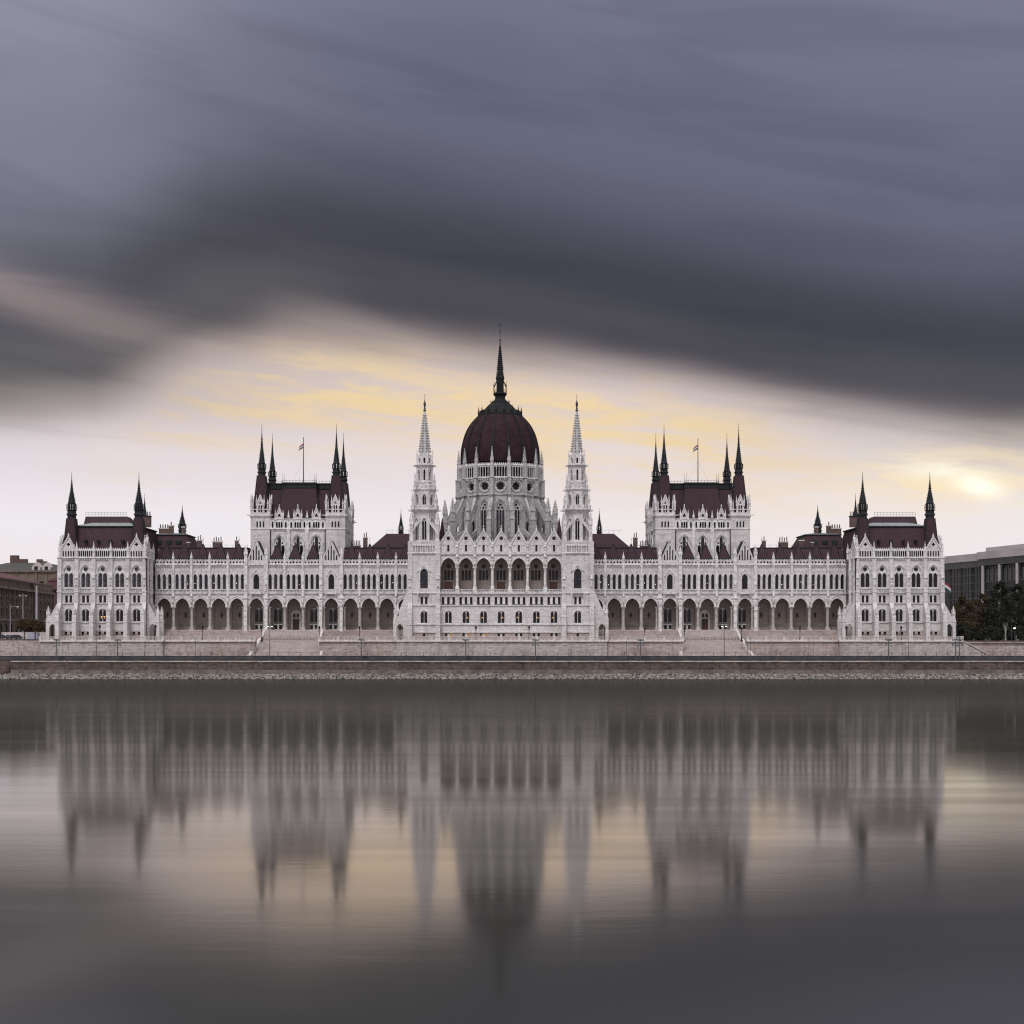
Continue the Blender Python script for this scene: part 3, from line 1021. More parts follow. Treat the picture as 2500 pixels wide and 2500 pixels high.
def pavilion(s):
    z = lambda p: Z(p, PY)
    mb = MB()
    P = part('end_pavilion', MB(), s * 115.35, PY)
    hw = PB * 2.5
    DEP = 29.5
    wins = [('window', double_window(2.2, 3.75, 1.1, 0), z(1517.6), 0.2), ('window', square_window(2, 0.78, 0.44, z(1453.5) - z(1471)), z(1471), 0.14),
            ('window', double_window(2.75, 6.25, 1.95, 0.62, 'curtain' if s < 0 else 'glass'), z(1434), 0.2), ('window', square_window(2, 0.75, 0.8, z(1542) - z(1549)), z(1549), 0.1)]
    gal = MB()                                                     # attic gallery of one bay
    n = 7
    gw = PB - 0.7
    hs = [arch(-gw / 2 + gw * (i + 0.5) / n, gw / n - 0.18, 0.22, 1.65, 0.36, 3) for i in range(n)]
    gal.panel(rect(-gw / 2, gw / 2, 0, 2.3), hs, -0.12, 0.16, 'stone_trim', edge=True)
    gal.face(rect(-gw / 2, gw / 2, 0, 2.3), 0.75, 'dome_metal_void')  # dark sheet standing for the shaded void behind the openings
    for i in range(n):
        cx = -gw / 2 + gw * (i + 0.5) / n
        gal.prism([(cx - gw / n / 2, 2.3), (cx + gw / n / 2, 2.3), (cx, 2.85)], -0.1, 0.1, 'stone_trim')
    galm = gal.mesh('gallery')
    gb = MB()                                                      # gabled attic of a corner bay
    hs = [arch(-1.5 + 0.75 * i, 0.42, 0.25, 1.65, 0.3, 3) for i in range(5)] + [foil(0, 3.75, 0.55, 4)]
    apex = z(1312) - z(1361)
    gb.panel([(-2.45, 0), (2.45, 0), (2.45, 2.0), (0, apex), (-2.45, 2.0)], hs, -0.2, 0.35, 'stone', edge=True)
    gb.face([(-2.4, 0), (2.4, 0), (2.4, 2.0), (0, apex - 0.1), (-2.4, 2.0)], 0.15, 'dome_metal_void')
    for q in (-1, 1):
        gb.prism([(q * 2.6, 1.75), (0, apex + 0.4), (0, apex - 0.05), (q * 2.3, 1.85)], -0.42, 0.3, 'stone_trim')
        for k in range(7):
            f = (k + 0.5) / 7
            gb.cbox(q * 2.55 * (1 - f), -0.1, 0.2, 0.3, 2.0 + (apex - 1.75) * f, 2.3 + (apex - 1.75) * f, 'stone_trim')
    gb.lathe(0, 0, [(0.14, apex), (0.3, apex + 0.7), (0.05, apex + 1.0), (0.03, apex + 1.5)], 5, 'stone_trim')
    gb.prism([(-2.3, 0.2), (2.3, 0.2), (0, apex - 0.3)], 0.36, 4.0, 'roof_red')
    gbm = gb.mesh('gable')
    balu = balustrade(PB - 1.3, 0.85)
    sides = [(0, -hw, hw, 5)]
    def place(M, rz, k, corner):
        pm = M
        for nm, me, zz, yy in wins:
            p = pm @ Vector((0, yy, zz))
            obj(nm, me, P, p, rz)
        obj('balustrade', balu, P, pm @ Vector((0, -0.28, z(1443.5))), rz)
        obj('gable' if corner else 'gallery', gbm if corner else galm, P, pm @ Vector((0, 0, z(1361))), rz)
    for i in range(5):
        M = Matrix.Translation((PB * (i - 2), 0, 0))
        mb.M = M
        pav_bay(mb)
        place(M, 0, i, i in (0, 4))
    lam = MB()
    for dx, dz in ((-0.55, 0), (-0.3, 0.1), (0.3, 0.1), (0.55, 0), (-0.4, -0.35), (0.42, -0.35)):
        lam.lathe(dx, 0, [(0.01, dz - 0.1), (0.1, dz), (0.01, dz + 0.1)], 5, 'lamp_warm')
    if s < 0:
        obj('chandelier', lam, P, (0.05, 0.3, z(1506)))
    outn = s                                                       # the outer end: five and a half bays deep
    for side in (-1, 1):
        nb = 6 if side == s else 2
        for k in range(nb):
            M = Matrix.Translation((side * hw, PB * (k + 0.5), 0)) @ Matrix.Rotation(side * pi / 2, 4, 'Z')
            mb.M = M
            pav_bay(mb)
            place(M, side * pi / 2, k, k == 0)
    mb.M = Matrix()
    zt = z(1362)
    for side in (-1, 1):
        if side != s:
            mb.box(side * hw - (0.3 if side > 0 else 0), side * hw + (0.3 if side < 0 else 0), 2 * PB, DEP, 9.9, zt, 'stone')
    mb.box(-hw + 0.4, hw - 0.4, 0.4, DEP - 0.2, 9.9, zt - 0.05, 'stone_grey')
    mb.box(-hw, hw, DEP - 0.2, DEP, 9.9, zt, 'stone')
    mb.box(-hw, hw, 0.0, DEP, zt, zt + 0.15, 'stone_trim')
    # buttresses with offsets
    bm = MB()
    bm.prismx([(0, 9.9), (-3.3, 9.9), (-3.3, z(1506)), (-2.9, z(1498)), (-0.95, z(1472)), (-0.85, z(1404)), (-0.6, z(1396)), (-0.6, z(1361)), (0, z(1361))], -0.58, 0.58, 'stone')
    bm.box(-0.7, 0.7, -3.42, -0.1, 9.9, 10.9, 'stone_trim')
    bm.box(-0.68, 0.68, -3.38, -0.2, z(1519), z(1516.5), 'stone_trim')
    bm.box(-0.68, 0.68, -1.0, 0, z(1446), z(1443), 'stone_trim')
    bm.box(-0.68, 0.68, -0.8, 0, z(1363), z(1360), 'stone_trim')
    pin_into(bm, 0, -2.85, 0.75, 1.2, 2.2, 'stone_trim', z(1508))
    statue(bm, 0, -0.95, z(1428), 1.7, 'stone_trim')
    bmm = bm.mesh('buttress')
    pinm = pinnacle(0.6, 2.0, 2.7)
    for i in range(6):
        obj('buttress', bmm, P, (PB * (i - 2.5), 0, 0))
        obj('pinnacle', pinm, P, (PB * (i - 2.5), -0.3, z(1361)))
    pp = MB()
    pp.lathe(0, 0, [(0.17, 9.9), (0.17, z(1368))], 8, 'iron')
    pp.box(-0.3, 0.3, -0.25, 0.25, z(1368), z(1363), 'iron')
    obj('rain_pipe', pp, P, (-s * (hw + 0.55), -0.75, 0))
    # side buttress: a raking half arch with a passage through it
    sb = MB()
    op = arch(2.2, 2.0, 9.9, 13.6, 1.5)
    oute = [(0, 9.9), (1.2, 9.9)] + list(reversed(op[2:])) + [(3.2, 9.9), (4.1, 9.9), (4.1, z(1510)), (3.2, z(1508)), (0.9, z(1474)), (0, z(1474))]
    sb.panel(oute, [], -0.6, 1.2, 'stone', edge=True)
    sb.panel(oute, [], 0.6, 0, 'stone')
    pin_into(sb, 3.55, 0, 0.8, 1.5, 2.4, 'stone_trim', z(1512))
    sb.box(3.0, 4.2, -0.7, 0.7, z(1519), z(1517), 'stone_trim')
    sb.box(0.1, 0.8, -0.35, 0.35, z(1474), z(1362), 'stone_trim')
    sbm = sb.mesh('raking_buttress')
    for side in (-1, 1):
        for yk in ((0.6, PB * 2, PB * 4, PB * 6 - 0.6) if side == s else (0.6, 5.6)):
            o = obj('raking_buttress', sbm, P, (side * (hw + 0.02), yk, 0), 0 if side > 0 else pi)
        obj('pinnacle', pinnacle(0.9, 2.6, 4.0), P, (side * (hw - 0.1), 0.3, z(1361)))
        obj('pinnacle', pinnacle(0.6, 2.0, 2.7), P, (side * (hw + 0.1), PB, z(1361)))
        obj('pinnacle', pinnacle(0.6, 2.0, 2.7), P, (side * (hw + 0.1), 2 * PB, z(1361)))
    # roofs
    rf = MB()
    rf.frus((-hw + 0.8, hw - 0.8, 0.9, DEP - 1), (-hw + 2.8, hw - 2.8, 4.6, DEP - 4), zt + 0.2, Z(1287, -5), 'roof_red')
    rf.box(-hw + 2.4, hw - 2.4, 4.3, DEP - 3.8, Z(1287, -5), Z(1283.5, -5), 'copper')
    rf.frus((-hw + 2.5, hw - 2.5, 4.4, DEP - 4), (-hw + 7, hw - 7, 9, DEP - 9), Z(1283.5, -5), Z(1275, -2), 'green_metal')
    xa, xb = (-8.0, 4.2) if s < 0 else (-4.2, 8.0)
    rf.frus((xa - (0 if s < 0 else 1.8), xb + (1.8 if s < 0 else 0), 9, 18), (xa, xb, 11, 16), Z(1280, 2), Z(1261, 2), 'roof_red')
    zr = Z(1261, 2)
    for k in range(14):
        xx = xa + (xb - xa) * k / 13
        rf.bar((xx, 11, zr), (xx, 11, zr + 1.25), 0.05, 'iron')
    rf.box(xa, xb, 10.97, 11.03, zr + 1.2, zr + 1.26, 'iron')
    rf.box(xa, xb, 10.97, 11.03, zr + 0.6, zr + 0.64, 'iron')
    for k in range(4):
        xx = -5.4 + 3.6 * k
        rf.prismx([(1.55, Z(1325, -7)), (2.5, Z(1325, -7)), (2.5, Z(1318, -7)), (1.3, Z(1319, -7))], xx - 0.4, xx + 0.4, 'copper')
    obj('roof', rf, P)
    tw = MB()
    tw.frus((-1.98, 1.98, -1.98, 1.98), (-1.15, 1.15, -1.15, 1.15), 0, z(1264) - z(1345), 'roof_red')
    for qx in (-1, 1):
        for qy in (-1, 1):
            tw.bar((qx * 1.98, qy * 1.98, 0), (qx * 1.15, qy * 1.15, z(1264) - z(1345)), 0.2, 'copper')
    twm = tw.mesh('corner_roof')
    sp = spire(1.18, 2.6, 2.6, 6.8)
    for q in (-1, 1):
        obj('corner_roof', twm, P, (q * (hw - 2.5), 3.0, z(1345)))
        obj('spire', sp, P, (q * (hw - 2.5), 3.0, z(1264) - 0.1))
    obj('spire', spire(0.8, 2.0, 1.6, 5.2), P, (-s * 5.9, 26, Z(1284, 17)))
    c = MB()
    c.cbox(0, 0, 3.2, 1.4, 0, 3.4, 'brick_dark')
    c.cbox(0, 0, 3.5, 1.7, 3.1, 3.4, 'copper')
    for i in range(5):
        c.lathe(-1.3 + 0.65 * i, 0, [(0.18, 3.4), (0.14, 4.7)], 6, 'iron')
    obj('chimney', c, P, (-s * 8.6, 16, Z(1286, 5)))
    P.data = mb.mesh('end_pavilion')


pavilion(-1)
pavilion(1)

# ---------------------------------------------------------------- chamber blocks above the wings
CY = 9.0


def chamber(s):
    z = lambda p: Z(p, CY)
    mb = MB()
    P = part('chamber_block', MB(), s * 61.2, CY)
    H, TW, DEP = 14.3, 5.9, 27.0
    zl, zm, zg, zc = 30.0, z(1291), z(1268), z(1259)
    big = triple_window(3.25, 9.2, 2.6, 'glass', 'stone_trim', 2)
    zwin = z(1306.7) - 9.2
    tri = MB()
    tri.face(rect(-1.6, 1.6, -0.05, 2.1), 0.28, 'dome_metal_void')
    inner = H - TW

    def centre(M, rz, half, nb):
        """range of big windows between the corner towers"""
        mb.M = M
        bw = 2 * half / nb
        for i in range(nb):
            cx = -half + bw * (i + 0.5)
            mb.panel(rect(cx - bw / 2, cx + bw / 2, zl, zm), [arch(cx, 3.25, zwin, zwin + 6.6, 2.6, 8)], 0, 0.4, 'stone')
            hood(mb, cx, 3.25, 0, zwin + 6.6, 2.6, 0.28, 0.18, 'stone_trim', drop=6)
            hood(mb, cx, 3.9, 0, zwin + 6.6, 2.95, 0.18, 0.3, 'stone_trim', drop=0.3)
            if i:
                mb.box(cx - bw / 2 - 0.5, cx - bw / 2 + 0.5, -0.5, 0, zl, zm, 'stone_trim')
            # open gallery
            offs = [-2.0, -0.72, 0, 0.72, 2.0]
            hs = [arch(cx + o, 0.52, zm + 0.3, zm + 1.75, 0.36, 3) for o in offs]
            mb.panel(rect(cx - bw / 2, cx + bw / 2, zm, zg), hs, -0.2, 0.16, 'stone_trim', edge=True)
            mb.face(rect(cx - bw / 2, cx + bw / 2, zm, zg), 0.4, 'dome_metal_void')  # dark backing puts the gallery's shade into the colour
            obj('window', big, P, M @ Vector((cx, 0.22, zwin)), rz)
            obj('gable', gbm, P, M @ Vector((cx, 0, zg)), rz)
            for q in (-1.15, 1.15):
                obj('pinnacle', pinnacle(0.42, 1.5, 2.0), P, M @ Vector((cx + q, -0.1, zg - 0.3)), rz)
            if i:
                obj('pinnacle', pinnacle(0.5, 0.8, 2.2), P, M @ Vector((cx - bw / 2, -0.1, zg - 0.2)), rz)
        mb.box(-half, half, -0.35, 0.2, zg, zg + 0.25, 'stone_trim')
        mb.box(-half, half, -0.4, 0, zm - 0.15, zm + 0.1, 'stone_trim')
        corbels(mb, -half, half, 0, zm - 0.55, zm - 0.15, 'stone_trim', 0.5, 0.22, 0.28)
        mb.M = Matrix()

    gb = MB()
    ap = z(1238) - zg
    gb.panel([(-1.1, 0), (1.1, 0), (1.1, 0.9), (0, ap), (-1.1, 0.9)], [foil(0, 1.15, 0.56, 3, 5, 0.35)], -0.18, 0.3, 'stone', edge=True)
    gb.face([(-1.05, 0), (1.05, 0), (1.05, 0.9), (0, ap - 0.1), (-1.05, 0.9)], 0.08, 'dome_metal_void')
    for q in (-1, 1):
        gb.prism([(q * 1.25, 0.7), (0, ap + 0.3), (0, ap - 0.1), (q * 1.0, 0.75)], -0.32, 0.2, 'stone_trim')
    gb.lathe(0, 0, [(0.1, ap), (0.2, ap + 0.5), (0.03, ap + 0.9)], 5, 'stone_trim')
    gbm = gb.mesh('gable')
    centre(Matrix.Translation((0, 0, 0)), 0, inner, 3)
    for q in (-1, 1):
        centre(Matrix.Translation((q * H, DEP / 2, 0)) @ Matrix.Rotation(q * pi / 2, 4, 'Z'), q * pi / 2, DEP / 2 - TW, 3)
    mb.box(-H + 0.45, H - 0.45, 0.45, DEP, zl, zg - 0.1, 'stone_grey')
    mb.box(-H, H, DEP - 0.3, DEP, zl, zg, 'stone')
    for q in (-1, 1):                                              # rain pipes beside the towers
        mb.lathe(q * (inner - 0.15), -0.2, [(0.16, zl), (0.16, zm)], 6, 'iron')
    # corner towers
    T = MB()
    h = TW / 2
    for r in range(4):
        T.M = Matrix.Rotation(r * pi / 2, 4, 'Z')
        zz = z(1287.6)
        hs = [arch(o, 0.5, zz, zz + 1.5, 0.4, 3) for o in (-0.95, 0, 0.95)]
        T.panel(rect(-h, h, zl, zc), hs, -h, 0.3, 'stone')
        for o in (-0.95, 0, 0.95):
            T.face(rect(o - 0.3, o + 0.3, zz - 0.1, zz + 2.1), -h + 0.25, 'glass')
        T.box(-h - 0.12, h + 0.12, -h - 0.14, -h, zm - 0.12, zm + 0.08, 'stone_trim')
        for k in range(4):                                         # blind swags
            T.ring([(x, 2 * (z(1302)) - zq) for x, zq in arc_top(-1.5 + k, 0.7, z(1302), 0.35, 3)], [(x, 2 * (z(1302)) - zq) for x, zq in arc_top(-1.5 + k, 0.95, z(1302), 0.5, 3)], -h - 0.08, -h, 'stone_trim')
        T.box(-h - 0.3, h + 0.3, -h - 0.35, -h + 0.2, zc - 0.05, zc + 0.3, 'stone_trim')
        corbels(T, -h, h, -h, zc - 0.45, zc - 0.05, 'stone_trim', 0.5, 0.22, 0.25)
        # attic storey with a gablet
        za, zp = zc + 0.3, z(1237)
        hs = [arch(-1.6, 0.72, zc + 1.0, zc + 1.6, 0.4, 4), arch(1.6, 0.72, zc + 1.0, zc + 1.6, 0.4, 4)] + [arch(o, 0.44, zc + 1.0, zc + 2.9, 0.3, 3) for o in (-0.36, 0.36)]
        ap = z(1208)
        T.panel([(-h, za), (h, za), (h, z(1243)), (1.15, z(1243)), (1.15, z(1231)), (0, ap), (-1.15, z(1231)), (-1.15, z(1243)), (-h, z(1243))], hs + [foil(0, z(1227.5), 0.42, 3, 4, 0.4)], -h - 0.05, 0.3, 'stone', edge=True)
        T.face([(-h + 0.1, za), (h - 0.1, za), (h - 0.1, z(1243.5)), (1.0, z(1243.5)), (1.0, z(1231)), (0, ap - 0.3), (-1.0, z(1231)), (-1.0, z(1243.5)), (-h + 0.1, z(1243.5))], -h + 0.2, 'dome_metal_void')
        T.prism([(-1.3, z(1231)), (0, ap + 0.3), (1.3, z(1231)), (1.0, z(1231)), (0, ap - 0.4), (-1.0, z(1231))], -h - 0.2, -h + 0.1, 'stone_trim')
        T.box(-h - 0.1, h + 0.1, -h - 0.15, -h + 0.2, z(1244.5), z(1242.5), 'stone_trim')
        pin_into(T, -1.15, -h, 0.36, 1.2, 2.2, 'stone_trim', z(1236))
        pin_into(T, 1.15, -h, 0.36, 1.2, 2.2, 'stone_trim', z(1236))
        pin_into(T, -h + 0.1, -h + 0.1, 0.55, 2.2, 2.9, 'stone_trim', z(1246))
        pin_into(T, -h + 0.75, -h, 0.3, 1.9, 1.7, 'stone_trim', z(1246), 3)
        pin_into(T, -h, -h + 0.75, 0.3, 1.9, 1.7, 'stone_trim', z(1246), 3)
        T.bar((-h, -h, zc + 0.1), (-h - 0.9, -h - 0.9, zc + 0.15), 0.25, 'stone_trim')
    T.M = Matrix()
    tm = T.mesh('corner_tower')
    hp = z(1159) - z(1243)
    rp = MB()
    rp.frus((-2.2, 2.2, -2.2, 2.2), (-1.22, 1.22, -1.22, 1.22), 0, hp, 'roof_red')
    for qx in (-1, 1):
        for qy in (-1, 1):
            rp.bar((qx * 2.2, qy * 2.2, 0), (qx * 1.22, qy * 1.22, hp), 0.2, 'copper')
    rpm = rp.mesh('corner_roof')
    sp = spire(1.1, 2.3, 2.2, 9.4)
    for qx in (-1, 1):
        for yy in (h, DEP - h):
            obj('corner_tower', tm, P, (qx * (H - h), yy, 0))
            obj('corner_roof', rpm, P, (qx * (H - h), yy, z(1243)))
            obj('spire', sp, P, (qx * (H - h), yy, z(1243) + hp - 0.1))
    # roof
    rf = MB()
    zt = Z(1186, CY + 6)
    rf.frus((-H + 2, H - 2, 1.6, DEP - 1.6), (-9.6, 9.6, 6.0, DEP - 6), zg + 0.05, zt - 1.0, 'roof_red')
    rf.box(-9.9, 9.9, 5.7, DEP - 5.7, zt - 1.0, zt + 0.4, 'copper')
    rf.box(-10.1, 10.1, 5.5, DEP - 5.5, zt + 0.4, zt + 0.75, 'copper')
    zc2 = Z(1190, CY + 2)
    rf.frus((-6.5, 6.5, 0.8, DEP - 0.8), (-5.05, 5.05, 3.2, DEP - 3.2), zg + 0.1, zc2, 'roof_red')
    rf.box(-5.25, 5.25, 3.0, DEP - 3.0, zc2, zc2 + 0.7, 'copper')
    rf.box(-5.05, 5.05, 3.2, DEP - 3.2, zc2 + 0.7, zc2 + 1.2, 'copper')
    rf.box(-5.35, 5.35, 2.9, DEP - 2.9, zc2 + 1.2, zc2 + 1.6, 'copper')
    rf.box(-5.0, 5.0, 4, DEP - 4, zc2 + 1.6, zc2 + 1.8, 'green_metal')
    for q in (-1, 1):
        rf.bar((q * 6.5, 0.8, zg + 0.1), (q * 5.05, 3.2, zc2), 0.22, 'copper')
    for k in range(21):
        xx = -9.8 + 0.98 * k
        yy = 3.2 if abs(xx) < 5.2 else 5.9
        zz = zc2 + 1.6 if abs(xx) < 5.2 else zt + 0.75
        rf.bar((xx, yy, zz), (xx, yy, zz + 0.9 + 0.5 * (k % 5 == 0)), 0.06, 'iron')
    for a, b, yy, zz in ((-9.9, -5.3, 5.9, zt + 1.3), (-5.2, 5.2, 3.2, zc2 + 2.2), (5.3, 9.9, 5.9, zt + 1.3)):
        rf.box(a, b, yy - 0.03, yy + 0.03, zz, zz + 0.06, 'iron')
    for xx, yy, zz in ((-9.6, 5.9, zt), (-5.2, 3.2, zc2 + 1), (-4.4, 3.2, zc2 + 1), (4.6, 3.2, zc2 + 1), (5.3, 3.2, zc2 + 1), (9.6, 5.9, zt)):
        rf.lathe(xx, yy, [(0.14, zz), (0.06, zz + 1.6), (0.04, zz + 3.4)], 4, 'iron')
    obj('roof', rf, P)
    P.data = mb.mesh('chamber_block')


chamber(-1)
chamber(1)

# ---------------------------------------------------------------- central block with the loggia
MY = -8.0
MBW = 5.11


def central():
    z = lambda p: Z(p, MY)
    mb = MB()
    P = part('central_block', MB(), 0.1, MY)
    zs, rise = z(1384.6), z(1362) - z(1384.6)
    zfl = z(1438)
    hw = 3.5 * MBW
    col = column(0.40, zs - zfl)
    w3 = square_window(3, 0.75, 0.78, z(1457.5) - z(1475))
    wd = double_window(2.05, z(1491) - z(1521.5), 1.05, 0)
    wb = square_window(2, 0.72, 0.62, z(1546) - z(1553.4))
    lw = triple_window(3.0, z(1376) - z(1416), 1.4, 'stained', 'stone_arcade', 1)
    gb = MB()
    g0, gv, ga = z(1352), z(1329), z(1300)
    hs = [foil(0, z(1317) - g0, 0.6, 6, 4, 0.75), rect(-0.32, 0.32, 0.35, z(1333) - g0)]
    blind = [arch(o, 0.5, 0.35, 1.95, 0.35, 3) for o in (-1.75, -1.1, 1.1, 1.75)]
    W2 = MBW / 2 - 0.28
    gb.panel([(-W2, 0), (W2, 0), (W2, gv - g0), (0, ga - g0), (-W2, gv - g0)], hs + blind, -0.1, 0.3, 'stone', edge=True)
    for b in blind:
        gb.face(b, 0.05, 'stone_trim')
    gb.face(hs[1], 0.15, 'glass')
    gb.face(disc(0, z(1317) - g0, 0.65), 0.1, 'glass')
    gb.ring(disc(0, z(1317) - g0, 0.72, 16) , disc(0, z(1317) - g0, 0.86, 16), -0.2, -0.1, 'stone_trim')
    for q in (-1, 1):
        gb.prism([(q * (W2 + 0.25), gv - g0 - 0.2), (0, ga - g0 + 0.4), (0, ga - g0 - 0.1), (q * (W2 - 0.15), gv - g0 - 0.1)], -0.35, 0.3, 'stone_trim')
        for k in range(8):
            f = (k + 0.5) / 8
            gb.cbox(q * (W2 + 0.15) * (1 - f), -0.05, 0.22, 0.34, gv - g0 + (ga - gv + 0.3) * f - 0.02, gv - g0 + (ga - gv + 0.3) * f + 0.36, 'stone_trim')
    gb.lathe(0, 0, [(0.14, ga - g0), (0.28, ga - g0 + 0.8), (0.08, ga - g0 + 1.1), (0.22, ga - g0 + 1.4), (0.02, ga - g0 + 1.8)], 5, 'stone_trim')
    gb.prism([(-W2 + 0.1, 0.1), (W2 - 0.1, 0.1), (W2 - 0.1, gv - g0 - 0.2), (0, ga - g0 - 0.3), (-W2 + 0.1, gv - g0 - 0.2)], 0.3, 6.0, 'copper')
    gbm = gb.mesh('gable')
    for i in range(7):
        cx = MBW * (i - 3)
        # lower storeys
        holes = [rect(cx - 1.03, cx + 1.03, z(1553.4), z(1546)), arch(cx, 2.05, z(1521.5), z(1491) - 1.05, 1.05, 6), rect(cx - 1.905, cx + 1.905, z(1475), z(1457.5))]
        mb.panel(rect(cx - MBW / 2, cx + MBW / 2, 9.9, z(1542.5)), holes[:1], -0.05, 0.45, 'pink_steps', edge=True)
        mb.panel(rect(cx - MBW / 2, cx + MBW / 2, z(1542.5), zfl), holes[1:], 0, 0.4, 'stone')
        hood(mb, cx, 2.05, 0, z(1491) - 1.05, 1.05, 0.3, 0.14, 'stone_trim')
        # loggia front
        ow = 4.15
        arc = arc_top(cx, ow, zs, rise, 8)
        mb.panel([(cx - MBW / 2, zs), (cx - ow / 2, zs)] + list(reversed(arc[1:-1])) + [(cx + ow / 2, zs), (cx + MBW / 2, zs), (cx + MBW / 2, g0), (cx - MBW / 2, g0)], [], 0, 0, 'stone')
        mb.ring(arc, arc, 0, 0.9, 'stone_trim')
        hood(mb, cx, ow, 0, zs, rise, 0.36, 0.2, 'stone_trim', drop=0)
        # wall behind the loggia
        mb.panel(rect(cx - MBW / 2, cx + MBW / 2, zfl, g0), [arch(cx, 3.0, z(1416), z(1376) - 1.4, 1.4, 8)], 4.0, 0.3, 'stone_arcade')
        obj('window', lw, P, (cx, 4.1, z(1416)))
        if i in (0, 3, 6):
            d = MB()
            d.box(-1.15, 1.15, 0, 0.14, 0, 2.3, 'wood')
            for q in (-0.56, 0.56):
                d.box(q - 0.45, q + 0.45, -0.06, 0, 0.15, 2.1, 'wood')
            d.box(-1.35, 1.35, -0.12, 0.1, 2.3, 2.5, 'stone_arcade')
            obj('door', d, P, (cx, 3.85, zfl + 0.01))
        obj('window', w3, P, (cx, 0.14, z(1475)))
        obj('window', wd, P, (cx, 0.18, z(1521.5)))
        b = obj('window', wb, P, (cx, 0.1, z(1553.4)))
        if i in (0, 1, 2):
            lit = MB()
            lit.face(rect(-0.34, 0.34, 0.03, z(1546) - z(1553.4) - 0.03), 0.0, 'window_lit')
            obj('lit_pane', lit, P, (cx + 0.67, 0.28, z(1553.4)))
            if i == 2:
                obj('lit_pane', lit, P, (cx - 0.5, 0.28, z(1553.4)), 0, (0.5, 1, 0.6))
        ch = MB()
        for dx, dz in ((0, 0.0), (-0.18, -0.25), (0.2, -0.22)):
            ch.lathe(dx, 0, [(0.01, dz - 0.09), (0.08, dz), (0.01, dz + 0.09)], 5, 'lamp_warm')
        if i != 0:
            obj('chandelier', ch, P, (cx + (0.35 if i % 2 else -0.35), 0.355, z(1507)))
        obj('balustrade', balustrade(MBW - 1.0, 0.95), P, (cx, -0.25, z(1446.6)))
        obj('gable', gbm, P, (cx, 0, g0 + 0.3))
        for k in range(2):
            mb.lathe(cx - 1.75 + 3.5 * k, 3.95, [(0.14, zfl), (0.14, zs)], 6, 'stone_arcade', cap=False)
    for i in range(8):
        x = MBW * (i - 3.5)
        st = MB()
        st.box(-0.36, 0.36, -0.45, 0.0, zs + 1.0, g0, 'stone_trim')
        st.prismx([(-0.45, zs + 1.0), (0, zs + 1.0), (0, zs + 0.1)], -0.36, 0.36, 'stone_trim')
        statue(st, 0, -0.5, zs + 0.9, 1.8, 'stone_trim')
        statue(st, 0, -0.35, g0 + 0.2, 1.6, 'stone_trim')
        st.box(-0.42, 0.42, -0.5, 0.3, g0, g0 + 0.3, 'stone_trim')
        obj('buttress', st, P, (x, 0, 0))
        obj('pinnacle', pinnacle(0.55, 1.8, 2.2), P, (x, -0.05, g0 + 0.3))
        if 0 < i < 7:
            obj('column', col, P, (x, 0.45, zfl))
            mb.box(x - 0.55, x + 0.55, -0.4, 0.0, z(1446.6), zfl, 'stone_trim')
    for p, h, d in ((1542.5, 0.25, 0.32), (1523.8, 0.22, 0.3), (1477, 0.22, 0.3), (1447, 0.3, 0.55), (1351, 0.3, 0.4)):
        mb.box(-hw, hw, -d, 0, z(p) - h, z(p), 'stone_trim')
    mb.box(-hw, hw, 0.4, 14, 9.9, zfl - 0.25, 'stone_grey')
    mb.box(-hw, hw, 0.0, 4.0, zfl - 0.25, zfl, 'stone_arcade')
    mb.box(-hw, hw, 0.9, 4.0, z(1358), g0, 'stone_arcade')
    mb.box(-hw, hw, 4.3, 14, zfl, g0, 'stone_grey')
    mb.box(-hw, hw, 0.0, 14, g0, g0 + 0.28, 'stone_trim')
    # roofs behind the gables and the range below the dome
    rf = MB()
    rf.box(-hw - 1.5, hw + 1.5, 5.0, 40, g0 + 0.28, Z(1322, 0), 'copper')
    for q in (-1, 1):
        rf.lathe(q * 17.6, 15.0, [(2.2, Z(1345, 6)), (0.1, Z(1264, 6))], 4, 'roof_red', pi / 4)
        rf.frus((q * 27 - 13, q * 27 + 13, 26, 44), (q * 27 - (8.6 if q < 0 else 13), q * 27 + (13 if q < 0 else 8.6), 32, 38), Z(1337, 20), Z(1303, 24), 'roof_red')
        rf.box(q * 27 - 13, q * 27 + 13, 26, 44, 30.0, Z(1337, 20), 'roof_red')
        rf.box(q * 27 - 11.5, q * 27 + 11.5, 27.4, 27.6, Z(1337, 20), Z(1331, 20), 'stone_grey_trim')
        zr = Z(1303, 24)
        for k in range(12):
            xx = q * 27 - 8.5 + 1.7 * k
            rf.bar((xx, 32, zr), (xx, 32, zr + 1.2), 0.05, 'iron')
        rf.box(q * 27 - 8.5, q * 27 + 11, 31.97, 32.03, zr + 1.1, zr + 1.16, 'iron')
    obj('roof', rf, P)
    for q in (-1, 1):
        obj('spire', spire(0.75, 1.6, 1.6, 4.2), P, (q * 31.2, 34.5, Z(1303, 24) - 0.2))
    P.data = mb.mesh('central_block')


central()


